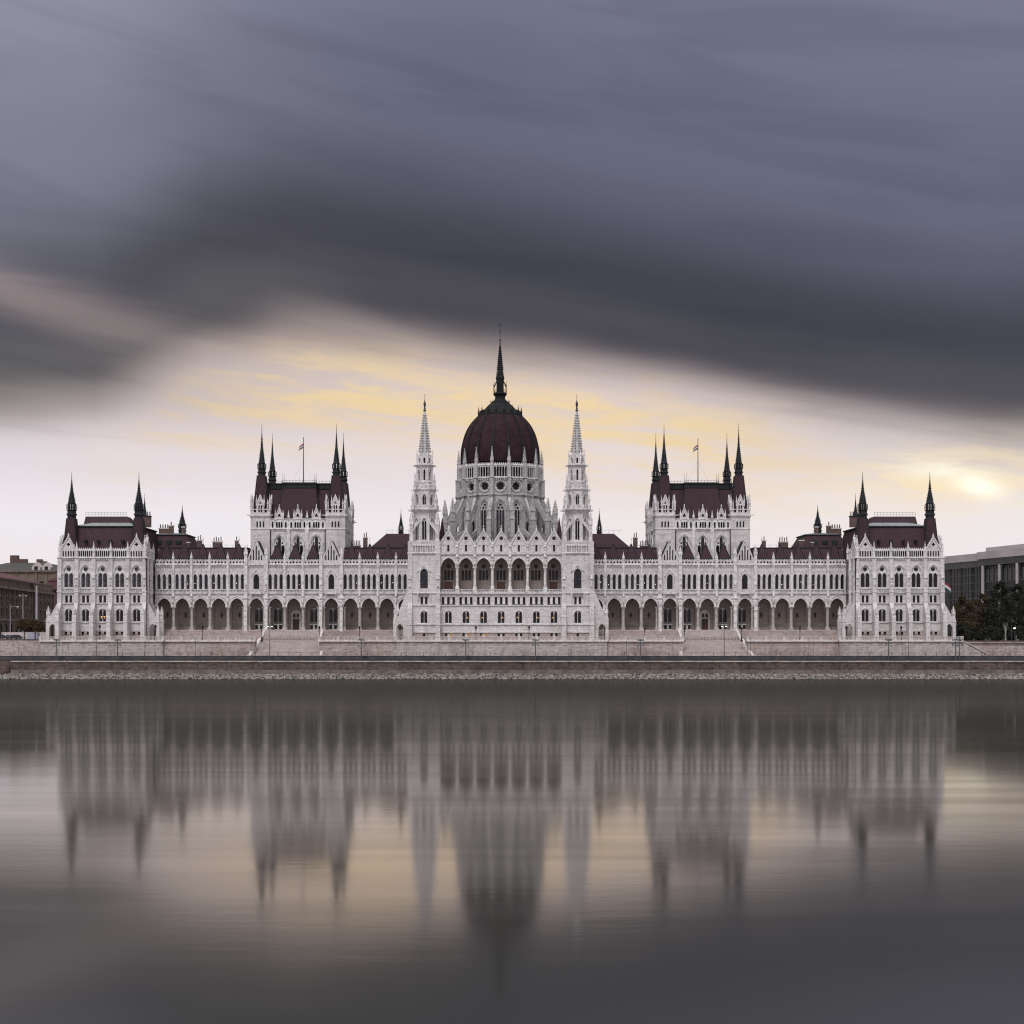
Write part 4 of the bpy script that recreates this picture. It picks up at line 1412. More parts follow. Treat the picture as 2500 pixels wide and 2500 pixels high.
# ---------------------------------------------------------------- twin towers
def tower(s):
    z = lambda p: 12.5 + (HOR - p) / 8.40
    mb = MB()
    P = part('tower', MB(), s * 22.25, -4.7)
    h = 4.4
    zf = z(1351)
    for r in range(4):
        mb.M = Matrix.Rotation(r * pi / 2, 4, 'Z')
        holes = [arch(0, 2.3, z(1437), z(1437) + 4.3, 1.5, 7), rect(-1.0, 1.0, z(1475), z(1457.5)), arch(0, 2.05, z(1521.5), z(1491) - 1.05, 1.05, 6), rect(-0.36, 0.36, z(1553.4), z(1546))]
        if r in (2,):
            holes = []
        mb.panel(rect(-h, h, 9.9, z(1542.5)), holes[3:], -h - 0.05, 0.45, 'pink_steps', edge=True)
        mb.panel(rect(-h, h, z(1542.5), zf), holes[:3], -h, 0.4, 'stone')
        if holes:
            hood(mb, 0, 2.3, 0, z(1437) + 4.3, 1.5, 0.3, 0.22, 'stone_trim', -h, 2.0)
            mb.prism([(-2.05, z(1396)), (-1.7, z(1396)), (0, z(1382)), (1.7, z(1396)), (2.05, z(1396)), (0, z(1378))], -h - 0.3, -h, 'stone_trim')
            hood(mb, 0, 2.05, 0, z(1491) - 1.05, 1.05, 0.3, 0.14, 'stone_trim', -h)
            mb.box(-1.7, 1.7, -h - 1.0, -h, z(1449), z(1447), 'stone_trim')
            for q in (-1, 1):
                mb.prismx([(-h - 0.8, z(1449)), (-h, z(1449)), (-h, z(1480))], q * 1.75 - 0.2, q * 1.75 + 0.2, 'stone_trim')
            R = Matrix.Rotation(r * pi / 2, 4, 'Z')
            rz = r * pi / 2
            obj('window', lancet_window(2.3, 5.8, 1.5, 'glass_violet', 3), P, R @ Vector((0, -h + 0.26, z(1437))), rz)
            obj('window', square_window(2, 0.72, 0.56, z(1457.5) - z(1475)), P, R @ Vector((0, -h + 0.14, z(1475))), rz)
            obj('window', double_window(2.05, z(1491) - z(1521.5), 1.05, 0), P, R @ Vector((0, -h + 0.18, z(1521.5))), rz)
            obj('window', square_window(1, 0.72, 0.3, z(1546) - z(1553.4)), P, R @ Vector((0, -h + 0.1, z(1553.4))), rz)
            obj('balustrade', balustrade(3.2, 0.95), P, R @ Vector((0, -h - 0.8, z(1447))), rz)
        for p, hh, d in ((1542.5, 0.25, 0.32), (1523.8, 0.22, 0.3), (1477, 0.22, 0.3), (1447.5, 0.22, 0.3)):
            mb.box(-h, h, -h - d, -h, z(p) - hh, z(p), 'stone_trim')
        corbels(mb, -3.3, 3.3, -h, z(1354), z(1351), 'stone_trim', 0.4, 0.2, 0.3)
        # blind arcade frieze
        n = 9
        hs = [arch(-3.2 + 6.4 * (i + 0.5) / n, 0.5, z(1348.5), z(1335), 0.3, 3) for i in range(n)]
        mb.panel(rect(-h + 0.3, h - 0.3, zf, z(1326)), hs, -h - 0.1, 0.45, 'stone_trim', edge=True)
        mb.face(rect(-h + 0.4, h - 0.4, zf, z(1327)), -h + 0.3, 'stone_grey')
        mb.box(-h - 0.15, h + 0.15, -h - 0.4, -h, zf - 0.1, zf + 0.15, 'stone_trim')
        mb.box(-h, h, -h - 0.2, -h + 0.5, z(1326), z(1323), 'stone_trim')
    mb.M = Matrix()
    mb.box(-h + 0.5, h - 0.5, -h + 0.5, h - 0.5, 9.9, zf, 'stone_grey')
    mb.box(-h + 0.2, h - 0.2, -h + 0.2, h - 0.2, zf, z(1324), 'stone_grey')
    # angle buttresses, sloping outward below
    for sx in (-1, 1):
        for sy in (-1, 1):
            b = MB()
            b.cbox(0, 0, 1.5, 1.5, 9.9, z(1471), 'stone')
            b.cbox(0, 0, 1.25, 1.25, z(1471), z(1323), 'stone')
            for p in (1447, 1477, 1523.8, 1351, 1404):
                b.cbox(0, 0, 1.75 if p > 1470 else 1.45, 1.75 if p > 1470 else 1.45, z(p) - 0.25, z(p), 'stone_trim')
            if sy < 0:
                b.prismx([(0, 9.9), (-2.3, 9.9), (-2.3, z(1504)), (-0.85, z(1474)), (0, z(1474))], -0.62, 0.62, 'stone')
                b.box(-0.74, 0.74, -2.42, -0.1, z(1526), z(1523.8), 'stone_trim')
                b.box(-0.76, 0.76, -2.45, -0.1, 9.9, 11.0, 'stone_trim')
                pin_into(b, 0, -1.95, 0.72, 1.2, 2.6, 'stone_trim', z(1508))
            else:
                pin_into(b, 0, -0.6, 0.7, 1.2, 2.6, 'stone_trim', z(1506))
            pin_into(b, sx * 0.6, 0, 0.7, 1.2, 2.6, 'stone_trim', z(1506))
            statue(b, 0, -0.75, z(1432), 1.9, 'stone_trim')
            o = obj('buttress', b, P, (sx * (h - 0.35), sy * (h - 0.35), 0))
            # corner turrets of the belfry stage
            obj('pinnacle', pinnacle(0.95, 5.2, 4.0, 'stone_trim', 5), P, (sx * 3.75, sy * 3.75, z(1323)))
            obj('pinnacle', pinnacle(0.62, 2.6, 2.4), P, (sx * 3.35, sy * 3.35, z(1243)))
            obj('pinnacle', pinnacle(0.5, 2.6, 2.6), P, (sx * 2.75, sy * 2.75, z(1195)))
    # raking buttress on the outer side
    sb = MB()
    op = arch(2.3, 2.0, 9.9, 13.6, 1.5)
    oute = [(0, 9.9), (1.3, 9.9)] + list(reversed(op[2:])) + [(3.3, 9.9), (4.2, 9.9), (4.2, z(1508)), (3.2, z(1505)), (0.8, z(1455)), (0, z(1440))]
    sb.panel(oute, [], -0.75, 1.5, 'stone', edge=True)
    sb.panel(oute, [], 0.75, 0, 'stone')
    pin_into(sb, 3.6, -0.2, 0.85, 1.6, 2.8, 'stone_trim', z(1510))
    pin_into(sb, 3.0, 0.4, 0.7, 1.6, 2.6, 'stone_trim', z(1505))
    sb.box(2.9, 4.3, -0.85, 0.85, z(1525), z(1523), 'stone_trim')
    sbm = sb.mesh('raking_buttress')
    obj('raking_buttress', sbm, P, (s * (h + 0.3), -h + 0.6, 0), 0 if s > 0 else pi)
    # octagonal stages
    def octa(ap, z0, z1, hw_, zb, zt, rise, two, m='stone'):
        side = ap * math.tan(pi / 8)
        for r in range(8):
            mb.M = Matrix.Rotation(r * pi / 4, 4, 'Z')
            if two:
                o = arch(0, hw_, zb, zt - rise, rise, 6)
                mb.panel(rect(-side, side, z0, z1), [o], -ap, 0.3, m)
                lw = hw_ * 0.4
                hs = [arch(q * hw_ * 0.24, lw, zb + 0.05, zt - rise - lw * 0.2, lw * 0.8, 4) for q in (-1, 1)] + [disc(0, zt - rise * 0.55, hw_ * 0.15, 8)]
                mb.panel(o, hs, -ap + 0.2, 0.2, m)
                mb.face(o, -ap + 0.5, 'dome_metal_void')
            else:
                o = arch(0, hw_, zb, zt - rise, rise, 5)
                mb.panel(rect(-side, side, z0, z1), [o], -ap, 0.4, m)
                mb.face(o, -ap + 0.38, 'dome_metal_void')
            hood(mb, 0, hw_, 0, zt - rise, rise, 0.16, 0.14, 'stone_trim', -ap)
            mb.bar((side, -ap, z0), (side, -ap, z1), 0.3, 'stone_trim')
        mb.M = Matrix()
        mb.lathe(0, 0, [(ap / cos(pi / 8) * 0.8, z0), (ap / cos(pi / 8) * 0.8, z1)], 8, 'stone_grey')

    def gallery(ap, z0, z1, over):
        side = ap * math.tan(pi / 8)
        rr = 1 / cos(pi / 8)
        mb.lathe(0, 0, [((ap - over) * rr, z0 - 0.9), ((ap + 0.1) * rr, z0 - 0.1), ((ap + 0.2) * rr, z0), ((ap + 0.2) * rr, z0 + 0.2)], 8, 'stone_trim')
        for r in range(8):
            a = r * pi / 4
            obj('balustrade', balustrade(round(side * 2 - 0.1, 2), round(z1 - z0 - 0.2, 2), 'stone_trim', 0.36, 0.2), P, (sin(a) * ap, -cos(a) * ap, z0 + 0.2), a)
            b = a + pi / 8
            mb.cbox(sin(b) * ap * rr, -cos(b) * ap * rr, 0.4, 0.4, z0, z1 + 0.2, 'stone_trim')
            mb.bar((sin(b) * ap * rr, -cos(b) * ap * rr, z0 - 0.1), (sin(b) * (ap * rr + 1.0), -cos(b) * (ap * rr + 1.0), z0), 0.22, 'stone_trim')
    octa(3.1, z(1324), z(1246), 1.35, z(1318), z(1264), 1.2, True)
    gallery(3.85, z(1244.5), z(1234), 0.8)
    octa(3.0, z(1244), z(1197), 1.05, z(1232), z(1205), 0.9, True)
    gallery(3.1, z(1195), z(1185), 0.4)
    octa(2.25, z(1195), z(1136), 0.5, z(1172), z(1145), 0.4, False)
    mb.lathe(0, 0, [(2.5, z(1178)), (2.6, z(1175)), (2.4, z(1172))], 8, 'stone_trim')
    mb.lathe(0, 0, [(2.3, z(1140)), (2.8, z(1136)), (3.1, z(1134.5)), (3.1, z(1133)), (2.3, z(1132))], 8, 'stone_trim')
    octa(2.05, z(1133), z(1109), 0.5, z(1130), z(1116), 0.3, False)
    for r in range(8):
        a = pi / 8 + r * pi / 4
        obj('pinnacle', pinnacle(0.36, 2.2, 1.8), P, (sin(a) * 2.4, -cos(a) * 2.4, z(1128)))
        b = a
        mb.bar((sin(b) * 2.6, -cos(b) * 2.6, z(1136)), (sin(b) * 3.7, -cos(b) * 3.7, z(1135)), 0.2, 'stone_trim')
        # flying props between turrets and core
    for sx in (-1, 1):
        for sy in (-1, 1):
            mb.bar((sx * 3.6, sy * 3.6, z(1296)), (sx * 2.0, sy * 2.0, z(1274)), 0.45, 'stone_trim')
            mb.bar((sx * 3.4, sy * 3.9, z(1296)), (sx * 1.3, sy * 3.2, z(1272)), 0.4, 'stone_trim')
            mb.bar((sx * 3.9, sy * 3.4, z(1296)), (sx * 3.2, sy * 1.3, z(1272)), 0.4, 'stone_trim')
    sp = MB()
    sp.lathe(0, 0, [(2.0, z(1110)), (1.65, z(1106)), (1.5, z(1100)), (0.3, z(1000))], 8, 'stone_grey_trim')
    crockets(sp, 0, 0, 1.55, z(1102), 0.38, z(1008), 8, 15, 0.62, 'stone_grey_trim', pi / 8)
    sp.lathe(0, 0, [(0.3, z(1001)), (0.48, z(999)), (0.3, z(996)), (0.22, z(990)), (0.34, z(986)), (0.42, z(982)), (0.25, z(978)), (0.14, z(975)), (0.06, z(972)), (0.04, z(958))], 8, 'iron')
    sp.lathe(0, 0, [(0.02, z(963)), (0.16, z(962)), (0.02, z(961))], 6, 'iron', cap=False)
    obj('spire', sp, P)
    P.data = mb.mesh('tower')


tower(-1)
tower(1)

# ---------------------------------------------------------------- drum and dome
DY = 28.0


def dome():
    zf = lambda p: 12.5 + (HOR - p) / 7.966           # levels read off the front of the drum
    zd = lambda p: 12.5 + (HOR - p) / 7.734           # levels read off the silhouette
    P = part('dome_drum', MB(), 0.1, DY)
    mb = MB()
    n = 16
    G, GT = 'stone_grey', 'stone_grey_trim'
    ap = 12.75
    side = ap * math.tan(pi / n)
    zb = 34.0
    big = triple_window(2.75, zf(1220) - zf(1312), 2.6, 'stained', GT, 3)
    low = double_window(1.9, 7.6, 1.5, 0, 'glass', GT)
    ros = MB()
    ros.face(disc(0, 0, 1.45, 20), 0.3, 'dome_metal_void')
    ros.panel(disc(0, 0, 1.5, 24), [foil(0, 0, 1.28, 8, 5, 0.7)], 0, 0.3, GT)
    rosm = ros.mesh('rose_window')
    for r in range(n):
        a = 2 * pi * r / n
        R = Matrix.Rotation(a, 4, 'Z')
        mb.M = R
        zw0, zw1 = zf(1312), zf(1220)
        # storey of tall windows; on the diagonals a short one
        if r % 4 == 2:
            dx = -1.15 if r < 8 else 1.15
            mb.panel(rect(-side, side, zb, zf(1206)), [arch(dx, 1.9, 39.5, 45.6, 1.5, 6)], -ap, 0.4, G)
            hood(mb, dx, 1.9, 0, 45.6, 1.5, 0.3, 0.2, GT, -ap, 3.0)
            obj('window', low, P, R @ Vector((dx, -ap + 0.25, 39.5)), a)
            for q in (-1.2, 1.2):
                mb.prism(arch(q, 0.4, 49.2, 51.2, 0.4, 3), -ap - 0.02, -ap + 0.05, 'dome_metal_void')
        else:
            mb.panel(rect(-side, side, zb, zf(1206)), [arch(0, 2.75, zw0, zw1 - 2.6, 2.6, 8)], -ap, 0.4, G)
            hood(mb, 0, 2.75, 0, zw1 - 2.6, 2.6, 0.3, 0.2, GT, -ap, 3.0)
            hood(mb, 0, 3.4, 0, zw1 - 2.6, 3.0, 0.18, 0.36, GT, -ap, 0.4)
            obj('window', big, P, R @ Vector((0, -ap + 0.25, zw0)), a)
        # storey of rose windows
        mb.panel(rect(-side, side, zf(1206), zf(1167)), [disc(0, zf(1186), 1.5, 24)], -ap, 0.35, 'stone_trim' if False else G)
        mb.ring(disc(0, zf(1186), 1.5, 24) + [disc(0, zf(1186), 1.5, 24)[0]], disc(0, zf(1186), 1.85, 24) + [disc(0, zf(1186), 1.85, 24)[0]], -ap - 0.25, -ap, GT)
        obj('rose_window', rosm, P, R @ Vector((0, -ap + 0.2, zf(1186))), a)
        mb.box(-side, side, -ap - 0.3, -ap, zf(1207.5), zf(1205), GT)
        # arcaded gallery
        ga = 13.1
        gs = ga * math.tan(pi / n)
        hs = [arch(-1.72 + 0.86 * k, 0.72, zf(1162.8), zf(1141.5), 0.45, 3) for k in range(5)]
        mb.panel(rect(-gs, gs, zf(1165), zf(1133.5)), hs, -ga, 0.16, 'stone_trim')
        mb.face(rect(-gs, gs, zf(1165), zf(1134)), -ga + 0.8, 'dome_metal_void')  # near-black sheet painted in for the gallery's shaded depth
        mb.box(-gs, gs, -ga - 0.3, -ga + 0.3, zf(1166.5), zf(1163.5), 'stone_trim')
        corbels(mb, -gs, gs, -ga + 0.2, zf(1171), zf(1166.5), 'stone_trim', 0.55, 0.25, 0.35)
        mb.box(-gs, gs, -ga - 0.2, -ga + 0.2, zf(1135), zf(1133), 'stone_trim')
        for k in range(8):
            cx = -gs + 2 * gs * (k + 0.5) / 8
            mb.prism([(cx - 0.3, zf(1133)), (cx + 0.3, zf(1133)), (cx, zf(1127.5))], -ga - 0.1, -ga + 0.1, 'stone_trim')
        # corner: pier with pinnacle, flying buttress, outer pier
        mb.M = Matrix.Rotation(a + pi / n, 4, 'Z')
        mb.box(-0.6, 0.6, -13.75, -12.2, zf(1206), zf(1135), G)
        mb.box(-0.4, 0.4, -13.3, -12.2, zb, zf(1206), G)
        mb.box(-0.42, 0.42, -14.2, -13.7, zf(1210), zf(1168), G)
        R2 = Matrix.Rotation(a + pi / n, 4, 'Z')
        obj('pinnacle', pinnacle(0.8, 1.4, 4.5, GT, 5), P, R2 @ Vector((0, -13.3, zf(1135))), a + pi / n)
        for p in (1206, 1165):
            mb.box(-0.85, 0.85, -14.3, -12.6, zf(p) - 0.15, zf(p) + 0.15, GT)
        fb = MB()
        fb.prismx([(-16.95, 45.6), (-15.9, 47.9), (-14.6, 50.1), (-13.0, 51.9), (-13.0, 54.0), (-13.9, 53.8), (-17.0, 48.2)], -0.3, 0.3, G)
        fb.prismx([(-16.9, 38.5), (-15.6, 41.2), (-13.0, 43.0), (-13.0, 44.6), (-16.9, 42.0)], -0.3, 0.3, G)
        fb.prismx([(-17.0, 48.2), (-13.9, 54.2), (-13.9, 53.7), (-17.0, 47.9)], -0.42, 0.42, GT)
        fb.box(-0.62, 0.62, -18.5, -16.9, 41.8, 47.2, G)
        fb.box(-0.8, 0.8, -18.65, -16.75, zb - 2, 41.8, G)
        fb.box(-0.75, 0.75, -18.62, -16.78, 46.9, 47.4, GT)
        fb.box(-0.92, 0.92, -18.8, -16.62, 41.6, 41.95, GT)
        pin_into(fb, 0, -17.7, 1.1, 2.4, 4.6, GT, 47.4, 5)
        obj('flying_buttress', fb, P, (0, 0, 0), a + pi / n)
    mb.M = Matrix()
    mb.lathe(0, 0, [(12.2, zb - 4), (12.2, zf(1134))], 32, 'dome_metal_void')
    P.data = mb.mesh('dome_drum')
    # ---- dome
    D = part('dome', MB(), 0.1, DY)
    dm = MB()
    prof = [(12.28, zd(1136)), (12.36, zd(1123)), (12.33, zd(1111)), (12.15, zd(1097)), (11.75, zd(1082.7)), (11.2, zd(1067)), (10.45, zd(1053)), (9.45, zd(1039.7)), (8.3, zd(1028.3)), (7.0, zd(1018))]
    fine = []
    for i in range(len(prof) - 1):                       # Catmull-Rom through the profile
        p0, p1, p2, p3 = prof[max(i - 1, 0)], prof[i], prof[i + 1], prof[min(i + 2, len(prof) - 1)]
        for k in range(4):
            q = k / 4
            fine.append(tuple(0.5 * (2 * p1[j] + (p2[j] - p0[j]) * q + (2 * p0[j] - 5 * p1[j] + 4 * p2[j] - p3[j]) * q * q + (3 * p1[j] - p0[j] - 3 * p2[j] + p3[j]) * q ** 3) for j in (0, 1)))
    fine.append(prof[-1])
    dm.lathe(0, 0, fine, 64, 'dome_red', 0, True)
    D.data = dm.mesh('dome')
    rib = MB()
    for i in range(len(fine) - 1):
        (r0, z0), (r1, z1) = fine[i], fine[i + 1]
        w = 0.42 - 0.12 * i / len(fine)
        rib.add([(-w, -r0 - 0.28, z0), (w, -r0 - 0.28, z0), (w, -r1 - 0.28, z1), (-w, -r1 - 0.28, z1),
                 (-w, -r0 + 0.3, z0), (w, -r0 + 0.3, z0), (w, -r1 + 0.3, z1), (-w, -r1 + 0.3, z1)], [(0, 1, 2, 3), (0, 3, 7, 4), (1, 5, 6, 2)], 'dome_metal_void')
    ribm = rib.mesh('rib')
    for r in range(n):
        obj('rib', ribm, D, (0, 0, 0), 2 * pi * (r + 0.5) / n)
    # crown of the dome
    cr = MB()
    cr.lathe(0, 0, [(7.15, zd(1019)), (7.2, zd(1015)), (6.4, zd(1011)), (3.6, zd(989)), (3.1, zd(986)), (3.1, zd(983.5)), (2.5, zd(982))], 16, 'dome_metal_void')
    for r in range(16):
        a = 2 * pi * (r + 0.5) / 16
        cr.lathe(6.85 * sin(a), -6.85 * cos(a), [(0.3, zd(1016)), (0.3, zd(1006)), (0.12, zd(1004)), (0.2, zd(1001)), (0.06, zd(999)), (0.05, zd(994))], 5, 'dome_metal_void')
        cr.prism([(0, 0), (0, 0.01), (0.01, 0)], 0, 0.01, 'dome_metal_void')
        cr.M = Matrix.Rotation(a, 4, 'Z')
        cr.prism([(-0.6, zd(1012)), (0.6, zd(1012)), (0, zd(1004))], -6.5, -4.8, 'dome_metal_void')
        cr.lathe(0, -3.0, [(0.12, zd(984)), (0.1, zd(980)), (0.02, zd(977.5))], 4, 'dome_metal_void')
        cr.M = Matrix()
    obj('crown', cr, D)
    ln = MB()
    ln.lathe(0, 0, [(3.05, zd(985)), (1.75, zd(976)), (1.7, zd(968.5)), (2.3, zd(963)), (2.3, zd(961)), (2.0, zd(959)), (1.25, zd(958)), (1.2, zd(930)), (1.45, zd(925)), (1.45, zd(922)), (1.1, zd(918)), (1.0, zd(906)),
                    (0.78, zd(890)), (0.5, zd(862)), (0.22, zd(842)), (0.14, zd(834)), (0.07, zd(826)), (0.06, zd(800)), (0.02, zd(785))], 8, 'dome_metal_void')
    crockets(ln, 0, 0, 0.98, zd(904), 0.28, zd(846), 8, 12, 0.34, 'dome_metal_void', pi / 8)
    for r in range(8):
        a = pi / 8 + r * pi / 4
        x, y = sin(a), -cos(a)
        ln.lathe(x * 2.1, y * 2.1, [(0.16, zd(962)), (0.14, zd(940)), (0.05, zd(936)), (0.04, zd(931))], 5, 'dome_metal_void')
        ln.bar((x * 2.1, y * 2.1, zd(946)), (x * 1.1, y * 1.1, zd(930)), 0.2, 'dome_metal_void')
        b = a + pi / 4
        ln.bar((x * 2.1, y * 2.1, zd(953)), (sin(b) * 2.1, -cos(b) * 2.1, zd(953)), 0.12, 'dome_metal_void')
        ln.bar((x * 2.1, y * 2.1, zd(957)), (sin(b) * 2.1, -cos(b) * 2.1, zd(957)), 0.1, 'dome_metal_void')
        ln.lathe(x * 1.25, y * 1.25, [(0.12, zd(922)), (0.1, zd(912)), (0.02, zd(906))], 4, 'dome_metal_void')
    ln.lathe(0, 0, [(0.05, zd(834)), (0.34, zd(831)), (0.05, zd(828))], 8, 'dome_metal_void', cap=False)
    ln.lathe(0, 0, [(0.05, zd(813)), (0.26, zd(810)), (0.05, zd(806))], 8, 'dome_metal_void', cap=False)
    ln.bar((-0.45, 0, zd(793)), (0.45, 0, zd(793)), 0.14, 'dome_metal_void')
    ln.bar((0, -0.45, zd(793)), (0, 0.45, zd(793)), 0.14, 'dome_metal_void')
    obj('lantern_spire', ln, D)


dome()


# lower roofs between pavilions and wings
def link_roof(s):
    P = part('link_block', MB(), s * 100.5, 14.0)
    mb = MB()
    zt = Z(1340, 14)
    mb.box(-9, 6, 0, 16, 20, zt, 'stone')
    P.data = mb.mesh('link_block')
    rf = MB()
    z1 = Z(1306, 14)
    rf.frus((-9, 6, 0, 16), (-6.6, 4.2, 2.4, 14), zt, z1, 'roof_red')
    rf.box(-6.9, 4.5, 2.1, 14.3, z1, z1 + 0.35, 'copper')
    rf.frus((-6.8, 4.4, 2.2, 14.2), (-3, 1.5, 7, 10), z1 + 0.35, z1 + 1.1, 'green_metal')
    for k in (-4, -1, 2):
        rf.prismx([(0.5, zt + 1.4), (2.4, zt + 1.4), (2.4, zt + 2.9), (0.5, zt + 2.5)], k - 0.8, k + 0.8, 'copper')
    obj('roof', rf, P)
    for (cx, w, h, pots) in ((-s * -3.4, 3.0, 2.2, 4), (-s * -1.2, 1.4, 3.0, 1), (s * -2.6, 1.0, 2.6, 1)):
        c = MB()
        c.cbox(0, 0, w, 1.2, 0, h, 'brick_dark')
        c.cbox(0, 0, w + 0.3, 1.4, h - 0.3, h, 'coping')
        for i in range(pots):
            c.lathe(-w / 2 + w * (i + 0.5) / pots, 0, [(0.2, h), (0.15, h + 1.1)], 6, 'iron')
        obj('chimney', c, P, (cx, 5, z1 + 0.3))
    obj('spire', spire(1.05, 1.8, 1.8, 4.3), P, (-s * 2.0, 6, Z(1303, 20)))
    b = MB()
    b.frus((-2.0, 2.0, -2.0, 2.0), (-1.1, 1.1, -1.1, 1.1), 0, 5.2, 'roof_red')
    obj('corner_roof', b, P, (-s * 2.0, 6, Z(1303, 20) - 5.1))


link_roof(-1)
link_roof(1)

# ================================================================ terrace, stairs, quay
TERR = 10.0
BAL = Z(1553.5, -15)
STX, STW = 61.2, 8.2                                     # grand stairs: centre and half width at the top


def wallpiece(name, x0, x1, y0, z0, z1, m, label, cat='wall', cop=True, pil=None, back=1.2, group=None):
    """retaining wall with coping and rusticated pilasters"""
    mb = MB()
    cx = (x0 + x1) / 2
    mb.box(x0 - cx, x1 - cx, 0, back, z0, z1, m)
    o = obj(name, mb, None, (cx, y0, 0))
    tag(o, label, cat, group)
    if cop:
        c = MB()
        c.box(x0 - cx - 0.1, x1 - cx + 0.1, -0.42, back, z1, z1 + 0.28, 'coping')
        c.box(x0 - cx, x1 - cx, -0.1, 0, z0, z0 + 0.8, m)
        obj('coping', c, o)
    for p in (pil or []):
        q = MB()
        zz, k = z0, 0
        while zz < z1 - 0.1:
            w = 1.1 if k % 2 else 1.0
            q.box(-w, w, -0.13 - 0.03 * (k % 2), 0.02, zz + 0.015, min(zz + 0.485, z1), m)
            zz += 0.5
            k += 1
        obj('pilaster', q, o, (p - cx, 0, 0))
    return o


RET = -15.0
zret = TERR - 0.05
# sections of the terrace wall, left to right
xl_pav, xr_pav = PX(98, -16), PX(397, -16)
xl_c, xr_c = PX(968, -16), PX(1482, -16)
stL0, stL1 = -STX - STW - 1.0, -STX + STW + 1.0
secs = [
    ('terrace_wall', xl_pav, xr_pav, -16.0, 'terrace_grey', 'grey rusticated terrace wall below the left end pavilion', [PX(p, -16) for p in (144, 186, 227, 270, 311, 354, 385)]),
    ('terrace_wall', xr_pav, stL0, RET, 'terrace_stone', 'pinkish terrace wall between left pavilion and left grand staircase', []),
    ('terrace_wall', stL1, xl_c, RET, 'terrace_stone', 'pinkish terrace wall between left grand staircase and central block', []),
    ('terrace_wall', xl_c, xr_c, -16.0, 'terrace_grey', 'pale grey terrace wall below the central block and twin towers', [PX(p, -16) for p in (978, 1007, 1069, 1378, 1440, 1470)]),
    ('terrace_wall', xr_c, -stL1, RET, 'terrace_stone', 'pinkish terrace wall between central block and right grand staircase', []),
    ('terrace_wall', -stL0, -xr_pav, RET, 'terrace_stone', 'pinkish terrace wall between right grand staircase and right pavilion', []),
    ('terrace_wall', -xr_pav, -xl_pav, -16.0, 'terrace_grey', 'grey rusticated terrace wall below the right end pavilion', [-PX(p, -16) for p in (144, 186, 227, 270, 311, 354, 385)]),
]
BALH = 1.25
for nm, a, b, y, m, lab, pil in secs:
    o = wallpiece(nm, a, b, y, 4.4, zret, m, lab, pil=pil)
    n = max(1, round((b - a) / 5.0))
    L = (b - a) / n
    cx = (a + b) / 2
    bm = balustrade(round(L - 0.7, 2), BALH - 0.05, 'coping', 0.38, 0.26)
    pm = MB()
    pm.box(-0.36, 0.36, -0.25, 0.25, 0, BALH + 0.06, 'coping')
    pm.box(-0.42, 0.42, -0.31, 0.31, BALH - 0.12, BALH + 0.02, 'coping')
    pm = pm.mesh('baluster_pier')
    for i in range(n):
        obj('balustrade', bm, o, (a - cx + L * (i + 0.5), 0.15, zret + 0.28))
    for i in range(n + 1):
        obj('baluster_pier', pm, o, (a - cx + L * i, 0.15, zret + 0.28))

# terrace paving, ground, road, river
tp = MB()
for a, b in ((xl_pav, stL0), (stL1, -stL1), (-stL0, -xl_pav)):
    tp.box(a, b, -14.9, 5.2, 9.0, TERR - 0.08, 'paving')
tp.box(stL0, stL1, -8.0, 5.2, 9.0, TERR - 0.08, 'paving')
tp.box(-stL1, -stL0, -8.0, 5.2, 9.0, TERR - 0.08, 'paving')
structure(obj('terrace_pavement', tp))
gd = MB()
gd.add([(-6000, 6.0, 10.5), (6000, 6.0, 10.5), (6000, 9000, 10.5), (-6000, 9000, 10.5)], [(0, 1, 2, 3)], 'paving')
gd.add([(-6000, -13.5, 10.45), (xl_pav, -13.5, 10.45), (xl_pav, 6.0, 10.5), (-6000, 6.0, 10.5)], [(0, 1, 2, 3)], 'paving')
gd.add([(-xl_pav, -12.5, 9.6), (6000, -12.5, 9.6), (6000, 6.0, 10.5), (-xl_pav, 6.0, 10.5)], [(0, 1, 2, 3)], 'paving')
structure(obj('ground', gd))
rd = MB()
rd.box(-900, 900, -29.0, -12.0, 2.0, 4.62, 'asphalt')
for k in range(-30, 31):
    rd.box(k * 9 - 1.5, k * 9 + 1.5, -24.1, -23.95, 4.62, 4.624, 'coping')
structure(obj('road', rd))

# steps along the arcades
def steps_run(x0, x1, label):
    n = 9
    E = empty('arcade_steps', ((x0 + x1) / 2, -3.5, TERR))
    tag(E, label, 'steps')
    me = MB()
    w = (x1 - x0) / 2
    me.box(-w, w, 0, 0.42, 0, 0.34, 'pink_steps')
    me = me.mesh('step')
    for k in range(n):
        obj('step', me, E, (0, 2.85 - 0.40 * (n - 1 - k) - 0.45, FLOOR - 0.05 - 0.36 * (n - k) - TERR + 0.30 - 0.30))


gcl = 8.07 + GB
for s in (-1, 1):
    sd = 'left' if s < 0 else 'right'
    steps_run(s * STX + (STW if s < 0 else -34.0), s * STX + (34.0 if s < 0 else -STW), f'long pinkish stone steps below the arcade between {sd} grand staircase and central block')
    steps_run(s * STX + (-40.0 if s < 0 else STW), s * STX + (-STW if s < 0 else 40.0), f'long pinkish stone steps below the arcade between {sd} grand staircase and {sd} pavilion')


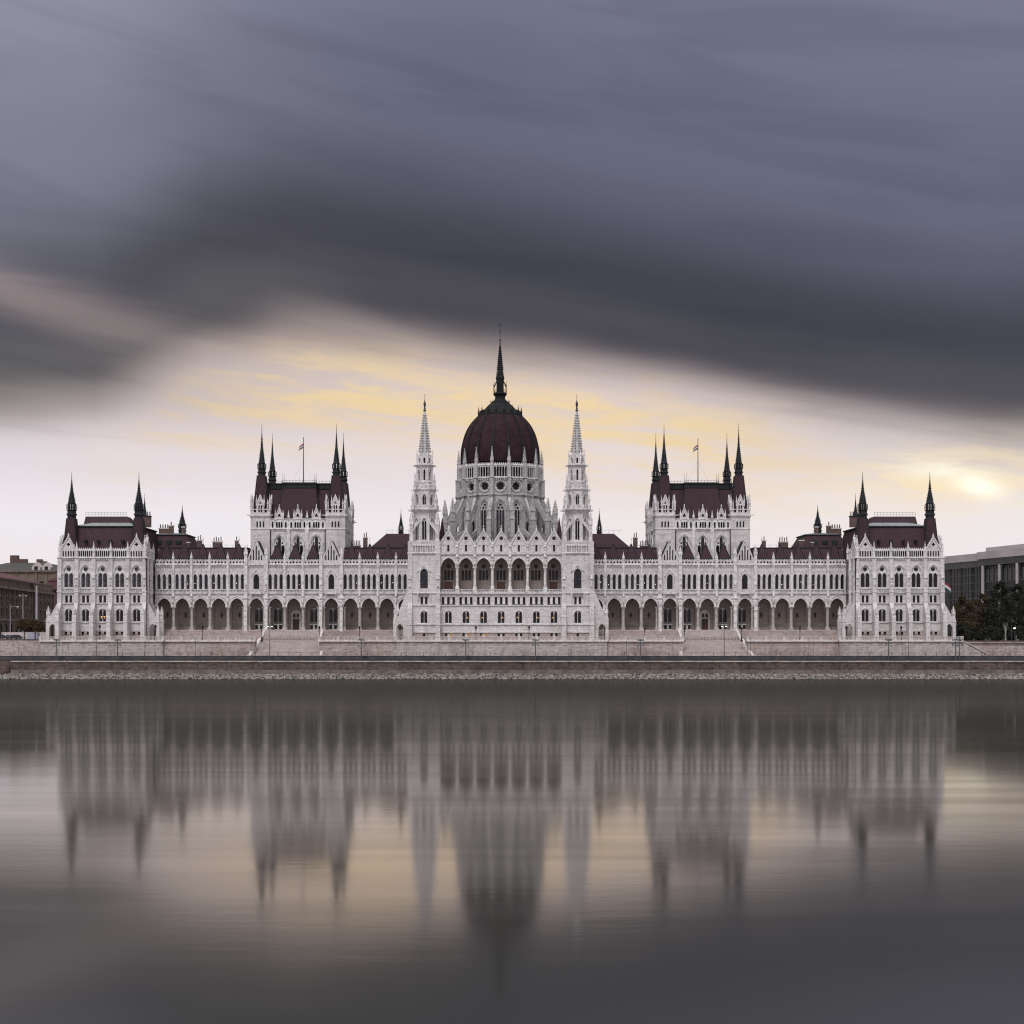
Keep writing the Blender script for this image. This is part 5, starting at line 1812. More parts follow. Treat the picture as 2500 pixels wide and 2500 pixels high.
def grand_stair(s):
    sd = 'left' if s < 0 else 'right'
    E = empty('grand_staircase', (s * STX, -10, 4.6))
    tag(E, f'wide stone staircase from the {sd} arcade door down to the road', 'staircase', 'grand staircases')
    # (y, z) of each nosing: upper flight, landing, lower flight
    ys = []
    n1, n2 = 16, 24
    y, zz = -0.9, FLOOR
    for k in range(n1):
        ys.append((y - 0.36, zz - 0.19, 0.36, STW + 0.0))
        y -= 0.36
        zz -= 0.19
    ys.append((y - 1.6, zz - 0.19, 1.6, STW))
    y -= 1.6
    zz -= 0.19
    for k in range(n2):
        ys.append((y - 0.36, zz - 0.2, 0.36, STW + 0.12 * k * 0.6))
        y -= 0.36
        zz -= 0.2
    for (yy, z_, d, w) in ys:
        m = MB()
        m.box(-w, w, 0, d + 0.12, -0.5, 0.2 - 0.01, 'pink_steps')
        m.box(-w, w, -0.04, 0.05, 0.10, 0.195, 'coping')
        obj('step', m, E, (0, yy + 10, z_ - 4.6))
    yl = -0.9 - 0.36 * n1
    zl = FLOOR - 0.19 * n1
    yb, zb = y, zz
    for q in (-1, 1):
        f = MB()
        top = STW + 0.35
        bot = STW + 0.12 * n2 * 0.6 + 0.35
        # upper cheek walls and lower raking parapet
        f.prismx([(0.0 + 10, FLOOR - 4.6 + 0.55), (0.0 + 10, 4.5), (yl + 8.4, 4.5), (yl + 8.4, zl - 4.6 + 0.75), (yl + 10, zl - 4.6 + 0.75)], q * top - 0.35, q * top + 0.35, 'coping')
        vs = []
        for (yy, zz0, zz1, xx) in ((yl - 1.4, -0.2, zl - 4.6 + 0.8, top), (yb - 0.3, -0.2, zb - 4.6 + 0.75, bot)):
            vs += [(q * xx - 0.45, yy + 10, zz0), (q * xx + 0.45, yy + 10, zz0), (q * xx + 0.45, yy + 10, zz1), (q * xx - 0.45, yy + 10, zz1)]
        f.add(vs, [(0, 1, 2, 3), (4, 7, 6, 5), (0, 4, 5, 1), (1, 5, 6, 2), (2, 6, 7, 3), (3, 7, 4, 0)], 'coping')
        f.box(q * bot - 0.6, q * bot + 0.6, yb + 9.3, yb + 10.2, -0.2, zb - 4.6 + 1.0, 'coping')
        obj('cheek_wall', f, E)
    r = MB()
    for k in range(17):
        xx = -STW + 0.3 + (2 * STW - 0.6) * k / 16
        r.bar((xx, yl + 9.3, zl - 4.6 - 0.15), (xx, yl + 9.3, zl - 4.6 + 0.95), 0.06, 'iron')
    for h in (0.35, 0.65, 0.95):
        r.bar((-STW, yl + 9.3, zl - 4.6 + h), (STW, yl + 9.3, zl - 4.6 + h), 0.05, 'iron')
    obj('railing', r, E)
    c = MB()
    c.box(-STW, STW, 0.2, 8, -0.2, 4.6, 'pink_steps')
    return E


grand_stair(-1)
grand_stair(1)

# walls beside the palace
o = wallpiece('embankment_wall', -420, xl_pav, -14.6, 4.4, 10.5, 'terrace_stone', 'long pinkish brown embankment wall left of the palace', cop=False)
m = MB()
m.box((-420 - xl_pav) / 2, (xl_pav + 420) / 2, -0.15, 1.0, 10.5, 10.7, 'quay_stone')
obj('coping', m, o)
o = wallpiece('embankment_wall', -xl_pav, 420, -12.0, 4.4, Z(1566, -12), 'terrace_stone', 'brown embankment wall under the trees right of the palace', cop=False)
m = MB()
m.box((-420 - xl_pav) / 2, (xl_pav + 420) / 2, -0.15, 1.0, Z(1566, -12), Z(1564, -12), 'quay_stone')
obj('coping', m, o)
rw = MB()
x0, x1 = -xl_pav, PX(2409, -15)
rw.prism([(x0, 4.4), (x1, 4.4), (x1, 6.3), (x0 + 0.4, zret + 0.2), (x0, zret + 0.2)], 0, 1.6, 'terrace_grey')
rw.add([(x0 + 0.3, -0.25, zret + 0.25), (x1 + 0.2, -0.25, 6.35), (x1 + 0.2, 1.8, 6.35), (x0 + 0.3, 1.8, zret + 0.25),
        (x0 + 0.3, -0.25, zret + 0.5), (x1 + 0.2, -0.25, 6.6), (x1 + 0.2, 1.8, 6.6), (x0 + 0.3, 1.8, zret + 0.5)],
       [(0, 1, 5, 4), (4, 5, 6, 7), (1, 2, 6, 5), (0, 3, 2, 1)], 'coping')
tag(obj('ramp_wall', rw, None, (0, -15.2, 0)), 'grey sloping wing wall at the right end of the terrace', 'wall')

# quay wall
QY = -31.0
qx0 = PX(27, QY)
q = MB()
q.box(0, 700, 0, 2.0, 2.25, 4.5, 'quay_stone')
qo = obj('quay_wall', q, None, (qx0, QY, 0))
tag(qo, 'long dark brown masonry quay wall above the rocky shore', 'wall')
c = MB()
c.box(0.015, 2.585, -0.25, 1.2, 4.5, 4.8, 'quay_coping')
c = c.mesh('coping_stone')
for k in range(124):
    obj('coping_stone', c, qo, (2.6 * k, random.uniform(-0.03, 0.0), random.uniform(-0.02, 0.015)))
c = MB()
c.prismx([(-0.9, 1.0), (0.4, 1.0), (0.4, 2.35), (-0.12, 2.35)], 0, 700, 'quay_toe')
obj('toe', c, qo)
c = MB()
for k in range(34):                                         # shallow buttress strips and drain mouths
    xx = 5 + 9.2 * k + random.uniform(-1, 1)
    c.box(xx - 0.5, xx + 0.5, -0.14, 0.02, 2.3, 4.49, 'quay_stone')
obj('strip', c, qo)
q = MB()                                                    # older stretch set back behind a stair recess, far left
q.box(-260, -0.05, 1.3, 1.95, 1.0, 4.75, 'quay_stone')
for k in range(8):
    q.box(-260, -0.2 - 0.5 * k, 1.3 - 0.5 * (k + 1), 1.3 - 0.5 * k, 0.2, 3.9 - 0.42 * (k + 1), 'quay_stone')
tag(obj('quay_steps', q, None, (qx0, QY, 0)), 'dark stepped quay at the far left end of the quay wall', 'steps')

# dark parapet beside the road with a thin railing
B = empty('road_parapet', (0, -26, 4.62))
tag(B, 'dark concrete road parapet with thin railing along the whole quay', 'parapet')
b = MB()
b.box(-260, 260, 0, 0.35, 0, 1.35, 'barrier')
b.box(-260, 260, -0.06, 0.41, 1.35, 1.5, 'barrier')
b.box(-260, 260, -0.1, 0, 0.45, 0.55, 'pole_grey')
obj('parapet', b, B)
pm = MB()
pm.bar((0, 0, 1.5), (0, 0, 2.5), 0.09, 'iron')
pm = pm.mesh('post')
for k in range(-54, 55):
    obj('post', pm, B, (k * 3.1 + random.uniform(-0.15, 0.15), 0.17, 0))
r = MB()
for h in (1.95, 2.42):
    r.bar((-260, 0.17, h), (260, 0.17, h), 0.035, 'iron')
obj('rail', r, B)


# rocky shore
def riprap():
    rng = np.random.default_rng(3)
    n = 12500
    phi = (1 + 5 ** 0.5) / 2
    ico = np.array([(-1, phi, 0), (1, phi, 0), (-1, -phi, 0), (1, -phi, 0), (0, -1, phi), (0, 1, phi), (0, -1, -phi), (0, 1, -phi), (phi, 0, -1), (phi, 0, 1), (-phi, 0, -1), (-phi, 0, 1)]) / 1.9
    fc = np.array([(0, 11, 5), (0, 5, 1), (0, 1, 7), (0, 7, 10), (0, 10, 11), (1, 5, 9), (5, 11, 4), (11, 10, 2), (10, 7, 6), (7, 1, 8), (3, 9, 4), (3, 4, 2), (3, 2, 6), (3, 6, 8), (3, 8, 9), (4, 9, 5), (2, 4, 11), (6, 2, 10), (8, 6, 7), (9, 8, 1)])
    t = rng.random(n)
    x = rng.uniform(PX(0, -36) - 14, PX(2500, -36) + 14, n)
    yy = QY - 0.5 - t * 4.9
    zz = 1.25 * (1 - t) - 0.12 + rng.uniform(-0.1, 0.12, n)
    sz = rng.uniform(0.16, 0.42, n) * (0.8 + 0.5 * rng.random(n))
    V = ico[None] * rng.uniform(0.6, 1.25, (n, 12, 1)) * sz[:, None, None] * np.stack([rng.uniform(0.9, 1.6, n), rng.uniform(0.8, 1.2, n), rng.uniform(0.6, 1.0, n)], 1)[:, None, :]
    a = rng.uniform(0, 6.28, n)
    ca, sa = np.cos(a)[:, None], np.sin(a)[:, None]
    vx = V[:, :, 0] * ca - V[:, :, 1] * sa
    vy = V[:, :, 0] * sa + V[:, :, 1] * ca
    V = np.stack([vx + x[:, None], vy + yy[:, None], V[:, :, 2] + zz[:, None]], 2).reshape(-1, 3)
    Fc = (fc[None] + (np.arange(n) * 12)[:, None, None]).reshape(-1, 3)
    me = bpy.data.meshes.new('riprap_stones')
    me.vertices.add(len(V))
    me.vertices.foreach_set('co', V.ravel())
    me.loops.add(Fc.size)
    me.loops.foreach_set('vertex_index', Fc.ravel().astype(np.int32))
    me.polygons.add(len(Fc))
    me.polygons.foreach_set('loop_start', np.arange(0, Fc.size, 3, dtype=np.int32))
    me.materials.append(MAT['riprap'])
    me.update(calc_edges=True)
    o = obj('riprap_stones', me)
    o['kind'] = 'stuff'
    o['label'] = 'grey broken rocks piled along the waterline below the quay wall'
    o['category'] = 'rocks'


riprap()
sh = MB()
sh.prismx([(QY - 7.5, -0.8), (QY - 0.3, 1.15), (QY - 0.3, -0.8)], -900, 900, 'quay_toe')
structure(obj('shore', sh))


def water_mat(t, b):
    """murky river: dull body colour under a gloss whose strength levels off at grazing angles, as ruffled water does"""
    g = t.n('ShaderNodeNewGeometry')
    x, y, z = t.sep(g.outputs['Position'])
    n = t.noise(t.xyz(t.mul(x, 0.006), t.mul(y, 0.055), 0.0), 1.0, 4, 0.6, 0.3)
    n2 = t.noise(t.xyz(t.mul(x, 0.02), t.mul(y, 0.25), 5.0), 1.0, 3, 0.6)
    k = t.add(t.mul(n, 0.7), t.mul(n2, 0.3))
    bp = t.n('ShaderNodeBump')
    bp.inputs['Strength'].default_value = 0.05
    bp.inputs['Distance'].default_value = 0.05
    t.put(bp.inputs['Height'], t.noise(t.xyz(t.mul(x, 0.25), t.mul(y, 0.9), 0.0), 1.0, 3, 0.6))
    fr = t.n('ShaderNodeFresnel')
    fr.inputs['IOR'].default_value = 1.333
    gl = t.n('ShaderNodeBsdfGlossy')
    gl.inputs['Color'].default_value = (1.0, 0.96, 0.94, 1)
    t.put(gl.inputs['Roughness'], t.smooth(k, 0.3, 0.7, 0.07, 0.11))
    t.t.links.new(bp.outputs[0], gl.inputs['Normal'])
    df = t.n('ShaderNodeBsdfDiffuse')
    df.inputs['Color'].default_value = (0.040, 0.040, 0.035, 1)
    mx = t.n('ShaderNodeMixShader')
    t.put(mx.inputs[0], t.math('MINIMUM', t.mul(fr.outputs[0], 1.5), t.mul(t.smooth(y, -330.0, -215.0, 0.56, 0.17), t.smooth(k, 0.3, 0.7, 1.1, 0.88))))  # gloss set by position: dark palace reflection far off, bright sky reflection near
    t.t.links.new(df.outputs[0], mx.inputs[1])
    t.t.links.new(gl.outputs[0], mx.inputs[2])
    out = [nd for nd in t.t.nodes if nd.type == 'OUTPUT_MATERIAL'][0]
    t.t.links.new(mx.outputs[0], out.inputs[0])
    t.t.nodes.remove(b)


mat('water', water_mat)
wm = MB()
wm.add([(-6000, -3000, 0), (6000, -3000, 0), (6000, -20, 0), (-6000, -20, 0)], [(0, 1, 2, 3)], 'water')
structure(obj('river_water', wm))
# ================================================================ background buildings
mat('brown_plaster', masonry((0.125, 0.105, 0.095), (0.15, 0.125, 0.11), (0.08, 0.065, 0.06), 1.4, 0.5, 0.02, stain=0.8, patch=(0.19, 0.13, 0.115)))
mat('brown_trim', noisy((0.20, 0.155, 0.135), (0.12, 0.095, 0.085), 0.6, 0.9))
mat('ochre_plaster', noisy((0.22, 0.165, 0.13), (0.15, 0.115, 0.095), 0.3, 0.9))
mat('roof_brick', roof_tiles((0.15, 0.07, 0.075), (0.19, 0.095, 0.10)))
mat('roof_slate', roof_tiles((0.085, 0.085, 0.08), (0.12, 0.118, 0.11)))
mat('office_slab', noisy((0.44, 0.405, 0.41), (0.35, 0.32, 0.325), 0.06, 0.8))
mat('office_dark', glass((0.0095, 0.0098, 0.0115), 0.25))
mat('office_strip', glass((0.030, 0.031, 0.034), 0.3))
mat('hoarding', noisy((0.55, 0.49, 0.475), (0.45, 0.40, 0.39), 0.4, 0.8))
mat('container', noisy((0.40, 0.42, 0.50), (0.34, 0.36, 0.43), 0.4, 0.6))
mat('bark', noisy((0.08, 0.065, 0.055), (0.045, 0.036, 0.03), 3.0, 0.9))
mat('bark_pale', noisy((0.34, 0.33, 0.31), (0.2, 0.19, 0.17), 2.0, 0.9))
mat('flag_red', noisy((0.32, 0.03, 0.06), (0.25, 0.02, 0.045), 1.0, 0.8))
mat('flag_white', noisy((0.72, 0.69, 0.74), (0.66, 0.63, 0.68), 1.0, 0.8))
mat('flag_green', noisy((0.04, 0.09, 0.075), (0.03, 0.07, 0.06), 1.0, 0.8))
mat('car_dark', noisy((0.02, 0.021, 0.026), (0.028, 0.028, 0.034), 1.0, 0.25))
mat('car_silver', noisy((0.30, 0.31, 0.33), (0.27, 0.28, 0.30), 1.0, 0.3))
mat('tyre', noisy((0.012, 0.012, 0.012), (0.02, 0.02, 0.02), 3.0, 0.9))
GZ = 10.5                                                    # street level behind the palace


def old_block():
    """brown palace left of the parliament, its long side running away from the river"""
    x0, y0, x1, y1 = -165.0, 50.0, -172.6, 130.0
    L = sqrt((x1 - x0) ** 2 + (y1 - y0) ** 2)
    rz = atan2(y1 - y0, x1 - x0)
    E = empty('brown_palace', (x0, y0, GZ), rz)
    tag(E, 'soot-brown classical block with red roof behind the trees at the far left', 'building')
    z = lambda p: CAMZ + (HOR - p) * 470 / F - GZ            # heights read off its near corner
    n, pitch = 15, 7.0
    a = -24.0
    w = MB()
    win, attic, door = [], [], []
    zc, za = z(1433), z(1410)
    for i in range(n):
        cx = a + pitch * (i + 0.5)
        out = 0.0 if i < 10 else -0.6
        holes = [rect(cx - 0.95, cx + 0.95, zb, zb + 2.6) for zb in (7.6, 11.3, 14.9)] + [arch(cx, 3.2, 0.3, 3.6, 1.6)]
        w.panel(rect(cx - pitch / 2, cx + pitch / 2, 0, zc), holes, out, 0.4, 'brown_plaster')
        for zb in (7.6, 11.3, 14.9):
            win.append((cx, out + 0.35, zb))
        w.face(arch(cx, 3.2, 0.3, 3.6, 1.6), out + 0.38, 'office_dark')
        w.panel(rect(cx - pitch / 2, cx + pitch / 2, zc, za), [rect(cx - 2.2, cx - 1.3, zc + 0.7, za - 0.6), rect(cx + 1.3, cx + 2.2, zc + 0.7, za - 0.6)], out + 0.5, 0.3, 'ochre_plaster')
        attic.append((cx, out + 0.75, zc + 0.7))
        if i == 10:
            w.box(cx - pitch / 2 - 0.1, cx - pitch / 2 + 0.1, -0.7, 0.9, 0, za, 'brown_plaster')
        for q in (-1, 1):
            w.box(cx + q * 2.3 - 0.35, cx + q * 2.3 + 0.35, out - 0.35, out, 6.8, zc - 0.4, 'brown_trim')
        for zb in (7.6, 11.3, 14.9):
            w.box(cx - 1.3, cx + 1.3, out - 0.3, out, zb + 2.7, zb + 3.0, 'brown_trim')
    w.box(a, a + n * pitch, -1.4, 0.5, zc - 0.5, zc + 0.3, 'brown_trim')
    w.box(a, a + n * pitch, -0.8, 0.0, 6.0, 6.8, 'brown_trim')
    w.box(a, a + n * pitch, -0.4, 0.8, za - 0.3, za + 0.1, 'brown_trim')
    w.box(a, a + n * pitch, 0.9, 40, 0, za - 0.1, 'brown_plaster')
    obj('wall', w, E)
    pm = MB()
    pm.face(rect(-0.95, 0.95, 0, 2.6), 0, 'office_dark')
    pm.box(-0.05, 0.05, -0.1, 0, 0, 2.6, 'brown_trim')
    pm.box(-0.95, 0.95, -0.1, 0, 1.7, 1.8, 'brown_trim')
    pm = pm.mesh('window')
    for c in win:
        obj('window', pm, E, c)
    am = MB()
    for q in (-1, 1):
        am.face(rect(q * 1.75 - 0.45, q * 1.75 + 0.45, 0, za - zc - 1.3), 0, 'office_dark')
    am = am.mesh('attic_window')
    for c in attic:
        obj('attic_window', am, E, c)
    r = MB()
    r.frus((a - 0.6, 62, -0.4, 40), (a + 6, 50, 9, 32), za + 0.1, z(1388), 'roof_brick')
    obj('roof', r, E)
    return E


old_block()


def far_block():
    x0, x1 = PX(-70, 150), PX(150, 150)
    E = empty('slate_roofed_block', ((x0 + x1) / 2, 150, GZ))
    tag(E, 'ochre block with tall grey slate roof and chimneys behind the brown palace', 'building')
    z = lambda p: Z(p, 150) - GZ
    h = (x1 - x0) / 2
    w = MB()
    w.box(-h, h, 0, 40, 0, z(1394), 'ochre_plaster')
    w.box(-h - 0.5, h + 0.5, -0.6, 0, z(1397), z(1393), 'brown_trim')
    for k in range(9):
        cx = -h + 2 * h * (k + 0.5) / 9
        w.box(cx - 0.35, cx + 0.35, -0.3, 0, 4, z(1397), 'brown_trim')
    obj('wall', w, E)
    pm = MB()
    pm.box(-0.8, 0.8, -0.06, 0.1, 0, 2.4, 'office_dark')
    pm.box(-1.0, 1.0, -0.2, 0, 2.4, 2.7, 'brown_trim')
    pm = pm.mesh('window')
    for k in range(8):
        for zz in (16.5, 20.3):
            obj('window', pm, E, (-h + 2 * h * (k + 1) / 9, 0, zz))
    r = MB()
    r.frus((-h, h, 0, 40), (-h + 12, h - 9, 7, 33), z(1393), z(1372), 'roof_slate')
    obj('roof', r, E)
    c = MB()
    c.box(-1.6, 1.6, -1, 1, 0, 3.4, 'brick_dark')
    c.box(1.6, 5.2, -0.8, 0.8, 0, 1.9, 'brick_dark')
    obj('chimney', c, E, (PX(36, 158) - (x0 + x1) / 2, 8, z(1374)))
    for k, px in enumerate((97, 108, 116, 124)):
        c = MB()
        c.box(-1.1, 1.1, -0.7, 0.7, 0, 3.0 - 0.3 * k, 'brick_dark')
        c.box(-1.25, 1.25, -0.85, 0.85, 2.4 - 0.3 * k, 2.7 - 0.3 * k, 'brown_trim')
        obj('chimney', c, E, (PX(px, 158) - (x0 + x1) / 2, 8, z(1375 + 3.2 * k) - 1.0))
    d = MB()
    d.prism([(-1.7, 0), (1.7, 0), (1.7, 1.6), (0, 3.4), (-1.7, 1.6)], -0.5, 4, 'hoarding')
    d.box(-0.7, 0.7, -0.55, -0.4, 0.3, 1.7, 'office_dark')
    d = d.mesh('dormer')
    for px in (87, 112):
        obj('dormer', d, E, (PX(px, 150) - (x0 + x1) / 2, 1.0, z(1393)))
    # red gabled neighbour
    x0 = PX(118, 142)
    E2 = empty('red_gabled_house', (x0 + 4, 142, GZ))
    tag(E2, 'narrow red house wedged between the brown palace and the left pavilion', 'building')
    w = MB()
    w.box(-4, 6, 0, 7, 0, Z(1418, 142) - GZ, 'roof_brick')
    w.prism([(-4.3, Z(1418, 142) - GZ), (6.3, Z(1418, 142) - GZ), (1, Z(1405, 142) - GZ)], -0.3, 7, 'roof_brick')
    obj('wall', w, E2)
    for k in range(2):
        pm = MB()
        pm.box(-0.7, 0.7, -0.08, 0.1, 0, 2.2, 'office_dark')
        obj('window', pm, E2, (-1.5 + 4.5 * k, 0, 17))


far_block()


def office():
    """modern office block at the right: long side runs away from the river"""
    P0, P1 = Vector((203.0, 86.0)), Vector((178.0, 197.0))
    d = (P0 - P1)
    L = d.length
    rz = atan2(d.y, d.x)
    E = empty('office_block', (P1.x, P1.y, GZ), rz)
    tag(E, 'modern dark glass office block with pale roof slab behind the trees at the right', 'building')
    u = d.normalized()

    def along(px):                                           # where the sight line through px meets the front
        k = (px - VPX) / F
        # CAMX + k*(y-CAMY) = x on the line P1 + t u
        t = (CAMX + k * (P1.y - CAMY) - P1.x) / (u.x - k * u.y)
        return t
    H = 31.4 + CAMZ - GZ
    zs = H - 2.9
    zg = H - 5.4
    roof = MB()
    tk = along(2395)
    roof.box(-4, tk, -1.2, 45, zs, H, 'office_slab')
    roof.box(tk, L + 60, -1.9, 45, zs + 0.4, H + 0.35, 'office_slab')
    roof.box(tk - 3, L + 60, 4, 40, H + 0.35, H + 2.4, 'office_slab')
    obj('roof_slab', roof, E)
    s = MB()
    s.box(-3, tk, -0.6, 44, zg, zs, 'office_strip')
    s.box(tk, L + 60, -1.0, 44, zg + 0.3, zs + 0.4, 'office_strip')
    obj('glass_band', s, E)
    w = MB()
    w.box(-2, L + 58, 0, 43, 0, zg, 'office_dark')
    for k in range(1, 9):
        z = k * zg / 9
        w.box(-2, L + 58, -0.12, 0, z - 0.25, z + 0.25, 'barrier')
    obj('wall', w, E)
    fin = MB()
    fin.box(-0.05, 0.05, -0.2, 0, 0, 1, 'barrier')
    fin = fin.mesh('fin')
    k = 0
    x = -1.0
    while x < L + 20:
        step = 2.1 if x < tk else 1.5
        obj('fin', fin, E, (x, 0, 1.0), 0, (1, 1, zg - 1.2))
        x += step
    m = MB()
    m.box(-0.10, 0.10, -0.4, 0, 0, zg, 'office_strip')
    for px in (2321, 2348, 2375):
        obj('mullion', m, E, (along(px), 0, 0))
    c = MB()
    c.lathe(0, -1.0, [(0.55, 0), (0.55, zg + 0.3)], 10, 'office_slab')
    for px in (2405, 2446, 2489, 2534):
        obj('column', c, E, (along(px), 0, 0))
    b = MB()
    for q in range(12):
        x = tk + 2 + q * 3.0
        b.box(x - 1.1, x + 1.1, -0.2, 0, zg - 6.2, zg - 1.2, 'office_strip')
    obj('blind', b, E)['kind'] = 'stuff'


office()


# ================================================================ trees
def leaf_mat(name, c1, c2, c3):
    def fn(t, b):
        g = t.n('ShaderNodeNewGeometry')
        n = t.noise(g.outputs['Position'], 0.55, 3, 0.6)
        c = t.mix(t.smooth(n, 0.35, 0.65), c1, c2)
        n2 = t.noise(g.outputs['Position'], 3.0, 2, 0.6)
        c = t.mix(t.smooth(n2, 0.5, 0.75, 0, 0.7), c, c3)
        t.put(b.inputs['Base Color'], c)
        b.inputs['Roughness'].default_value = 0.7
    mat(name, fn)


leaf_mat('leaf_autumn', (0.060, 0.038, 0.012), (0.036, 0.032, 0.012), (0.09, 0.055, 0.015))
leaf_mat('leaf_brown', (0.085, 0.044, 0.018), (0.055, 0.036, 0.018), (0.11, 0.055, 0.02))
leaf_mat('leaf_dark', (0.018, 0.021, 0.011), (0.011, 0.013, 0.009), (0.03, 0.03, 0.012))


def tree(name, label, x, y, base, h, rx, lobes, leaf, n, bark='bark', trunk=0.35, cat='tree', group=None, size=0.42, low=0.3, seed=1):
    rng = np.random.default_rng(seed)
    E = empty(name, (x, y, base))
    tag(E, label, cat, group)
    t = MB()
    pts = [(0, 0, 0)]
    lean = rng.uniform(-0.05, 0.05, 2)
    zt = h * 0.55
    segs = 5
    for i in range(segs):
        r0, r1 = trunk * (1 - 0.75 * i / segs), trunk * (1 - 0.75 * (i + 1) / segs)
        a, b = h * 0.62 * i / segs, h * 0.62 * (i + 1) / segs
        t.lathe(lean[0] * a * 0.5, lean[1] * a * 0.5, [(r0, a - 0.05), (r1, b)], 7, bark)
    C = []
    for k in range(lobes):
        f = (k + 0.5) / lobes
        ang = k * 2.4 + rng.uniform(-0.4, 0.4)
        zz = h * (low + (0.93 - low) * f)
        q = 1 - abs(2 * f - 0.8) ** 2 * 0.55
        rr = rx * 0.58 * rng.uniform(0.6, 1.0) * max(q, 0.2)
        c = np.array([rr * cos(ang), rr * sin(ang), zz])
        C.append((c, rx * rng.uniform(0.34, 0.52) * max(q, 0.45)))
        t.bar((0, 0, h * (0.2 + 0.35 * f)), tuple(c), trunk * 0.32, bark)
    obj('trunk', t, E)
    V, Fc = [], []
    per = n // lobes
    for c, r in C:
        dirs = rng.normal(size=(per, 3))
        dirs /= np.linalg.norm(dirs, axis=1)[:, None]
        rad = r * rng.random(per) ** 0.45 * (1 + 0.25 * np.sin(dirs[:, 0] * 5 + c[2]) * np.sin(dirs[:, 2] * 6))
        p = c + dirs * rad[:, None] * np.array([1, 1, 0.82])
        for q in p:
            u = rng.normal(size=3)
            u /= np.linalg.norm(u)
            w = np.cross(u, rng.normal(size=3))
            w /= np.linalg.norm(w)
            s = size * rng.uniform(0.6, 1.3)
            b = len(V)
            V += [tuple(q - u * s * 0.5), tuple(q + w * s * 0.32), tuple(q + u * s * 0.5), tuple(q - w * s * 0.32)]
            Fc.append((b, b + 1, b + 2, b + 3))
    me = bpy.data.meshes.new('crown')
    me.from_pydata(V, [], Fc)
    me.materials.append(MAT[leaf])
    obj('crown', me, E)
    return E


def hz(py, Y):
    return Z(py, Y) - GZ


tree('autumn_tree', 'orange-tinged autumn tree next to the right end pavilion', PX(2352, 4), 4, GZ, hz(1450, 4), 5.0, 13, 'leaf_autumn', 8000, seed=4, low=0.18)
tree('autumn_tree', 'olive autumn tree between the orange tree and the tall dark trees', PX(2397, 12), 12, GZ, hz(1444, 12), 4.8, 12, 'leaf_autumn', 7000, seed=9, low=0.14)
tree('dark_tree', 'tall dark green tree left of the glowing globe lamp', PX(2443, 8), 8, GZ, hz(1412, 8), 6.0, 16, 'leaf_dark', 12000, seed=5, low=0.12, trunk=0.45)
tree('dark_tree', 'tall dark green tree right behind the glowing globe lamp', PX(2486, 14), 14, GZ, hz(1418, 14), 6.6, 16, 'leaf_dark', 12000, seed=6, low=0.10, trunk=0.45)
tree('dark_tree', 'dark green tree cut by the right edge of the picture', PX(2528, 6), 6, GZ, hz(1410, 6), 6.5, 14, 'leaf_dark', 9000, seed=7, low=0.10)
tree('dark_tree', 'lower dark green tree at the back under the office block columns', PX(2415, 34), 34, GZ, hz(1478, 34), 6.0, 12, 'leaf_dark', 8000, seed=8, low=0.08)
tree('birch_tree', 'slender tree with a pale bare trunk above the right embankment wall', PX(2455, -8), -8, 9.7, hz(1500, -8) + 0.8, 2.4, 6, 'leaf_dark', 1200, 'bark_pale', 0.28, seed=11, low=0.75)
for k, (px, Y, w, lab) in enumerate(((2350, -4, 3.4, 'dark clipped shrub beside the right end pavilion'), (2382, -2, 4.0, 'dark shrub under the orange-tinged autumn tree'), (2418, -3, 4.2, 'dark shrub left of the pale bare trunk'),
                                     (2452, 2, 4.4, 'dark shrub behind the pale bare trunk'), (2488, -3, 4.4, 'dark shrub below the glowing globe lamp'))):
    tree('shrub', lab, PX(px, Y), Y, GZ - 0.6, 4.6, w, 9, 'leaf_dark', 4200, trunk=0.12, cat='shrub', seed=20 + k, low=0.12)
tree('plane_tree', 'small brown autumn tree with clipped crown before the white hoarding, left one', PX(60, 2), 2, GZ, hz(1511, 2), 4.0, 12, 'leaf_brown', 9500, trunk=0.2, seed=31, low=0.55, size=0.34)
tree('plane_tree', 'small brown autumn tree with clipped crown nearest the left pavilion', PX(86, 2), 2, GZ, hz(1513, 2), 3.8, 12, 'leaf_brown', 9500, trunk=0.2, seed=32, low=0.55, size=0.34)

# ================================================================ street furniture
hb = MB()
hb.box(-1.77, 1.77, 0, 0.25, 0, 2.2, 'hoarding')
hb.box(-1.8, 1.8, 0.25, 0.4, 0.2, 0.3, 'hoarding')
hb = hb.mesh('panel')
E = empty('hoarding_fence', (PX(60, 20), 20, GZ))
tag(E, 'pale hoarding fence behind the small brown trees', 'fence')
for k in range(4):
    obj('panel', hb, E, (-5.4 + 3.6 * k, 0, 0))
cb = MB()
cb.box(-1.5, 1.5, 0, 2.4, 0.1, 2.1, 'container')
for k in range(9):
    cb.box(-1.45 + 0.33 * k, -1.35 + 0.33 * k, -0.05, 0, 0.15, 2.05, 'container')
tag(obj('site_container', cb, None, (PX(79, 14), 14, GZ)), 'pale blue container standing between the small brown trees', 'container')


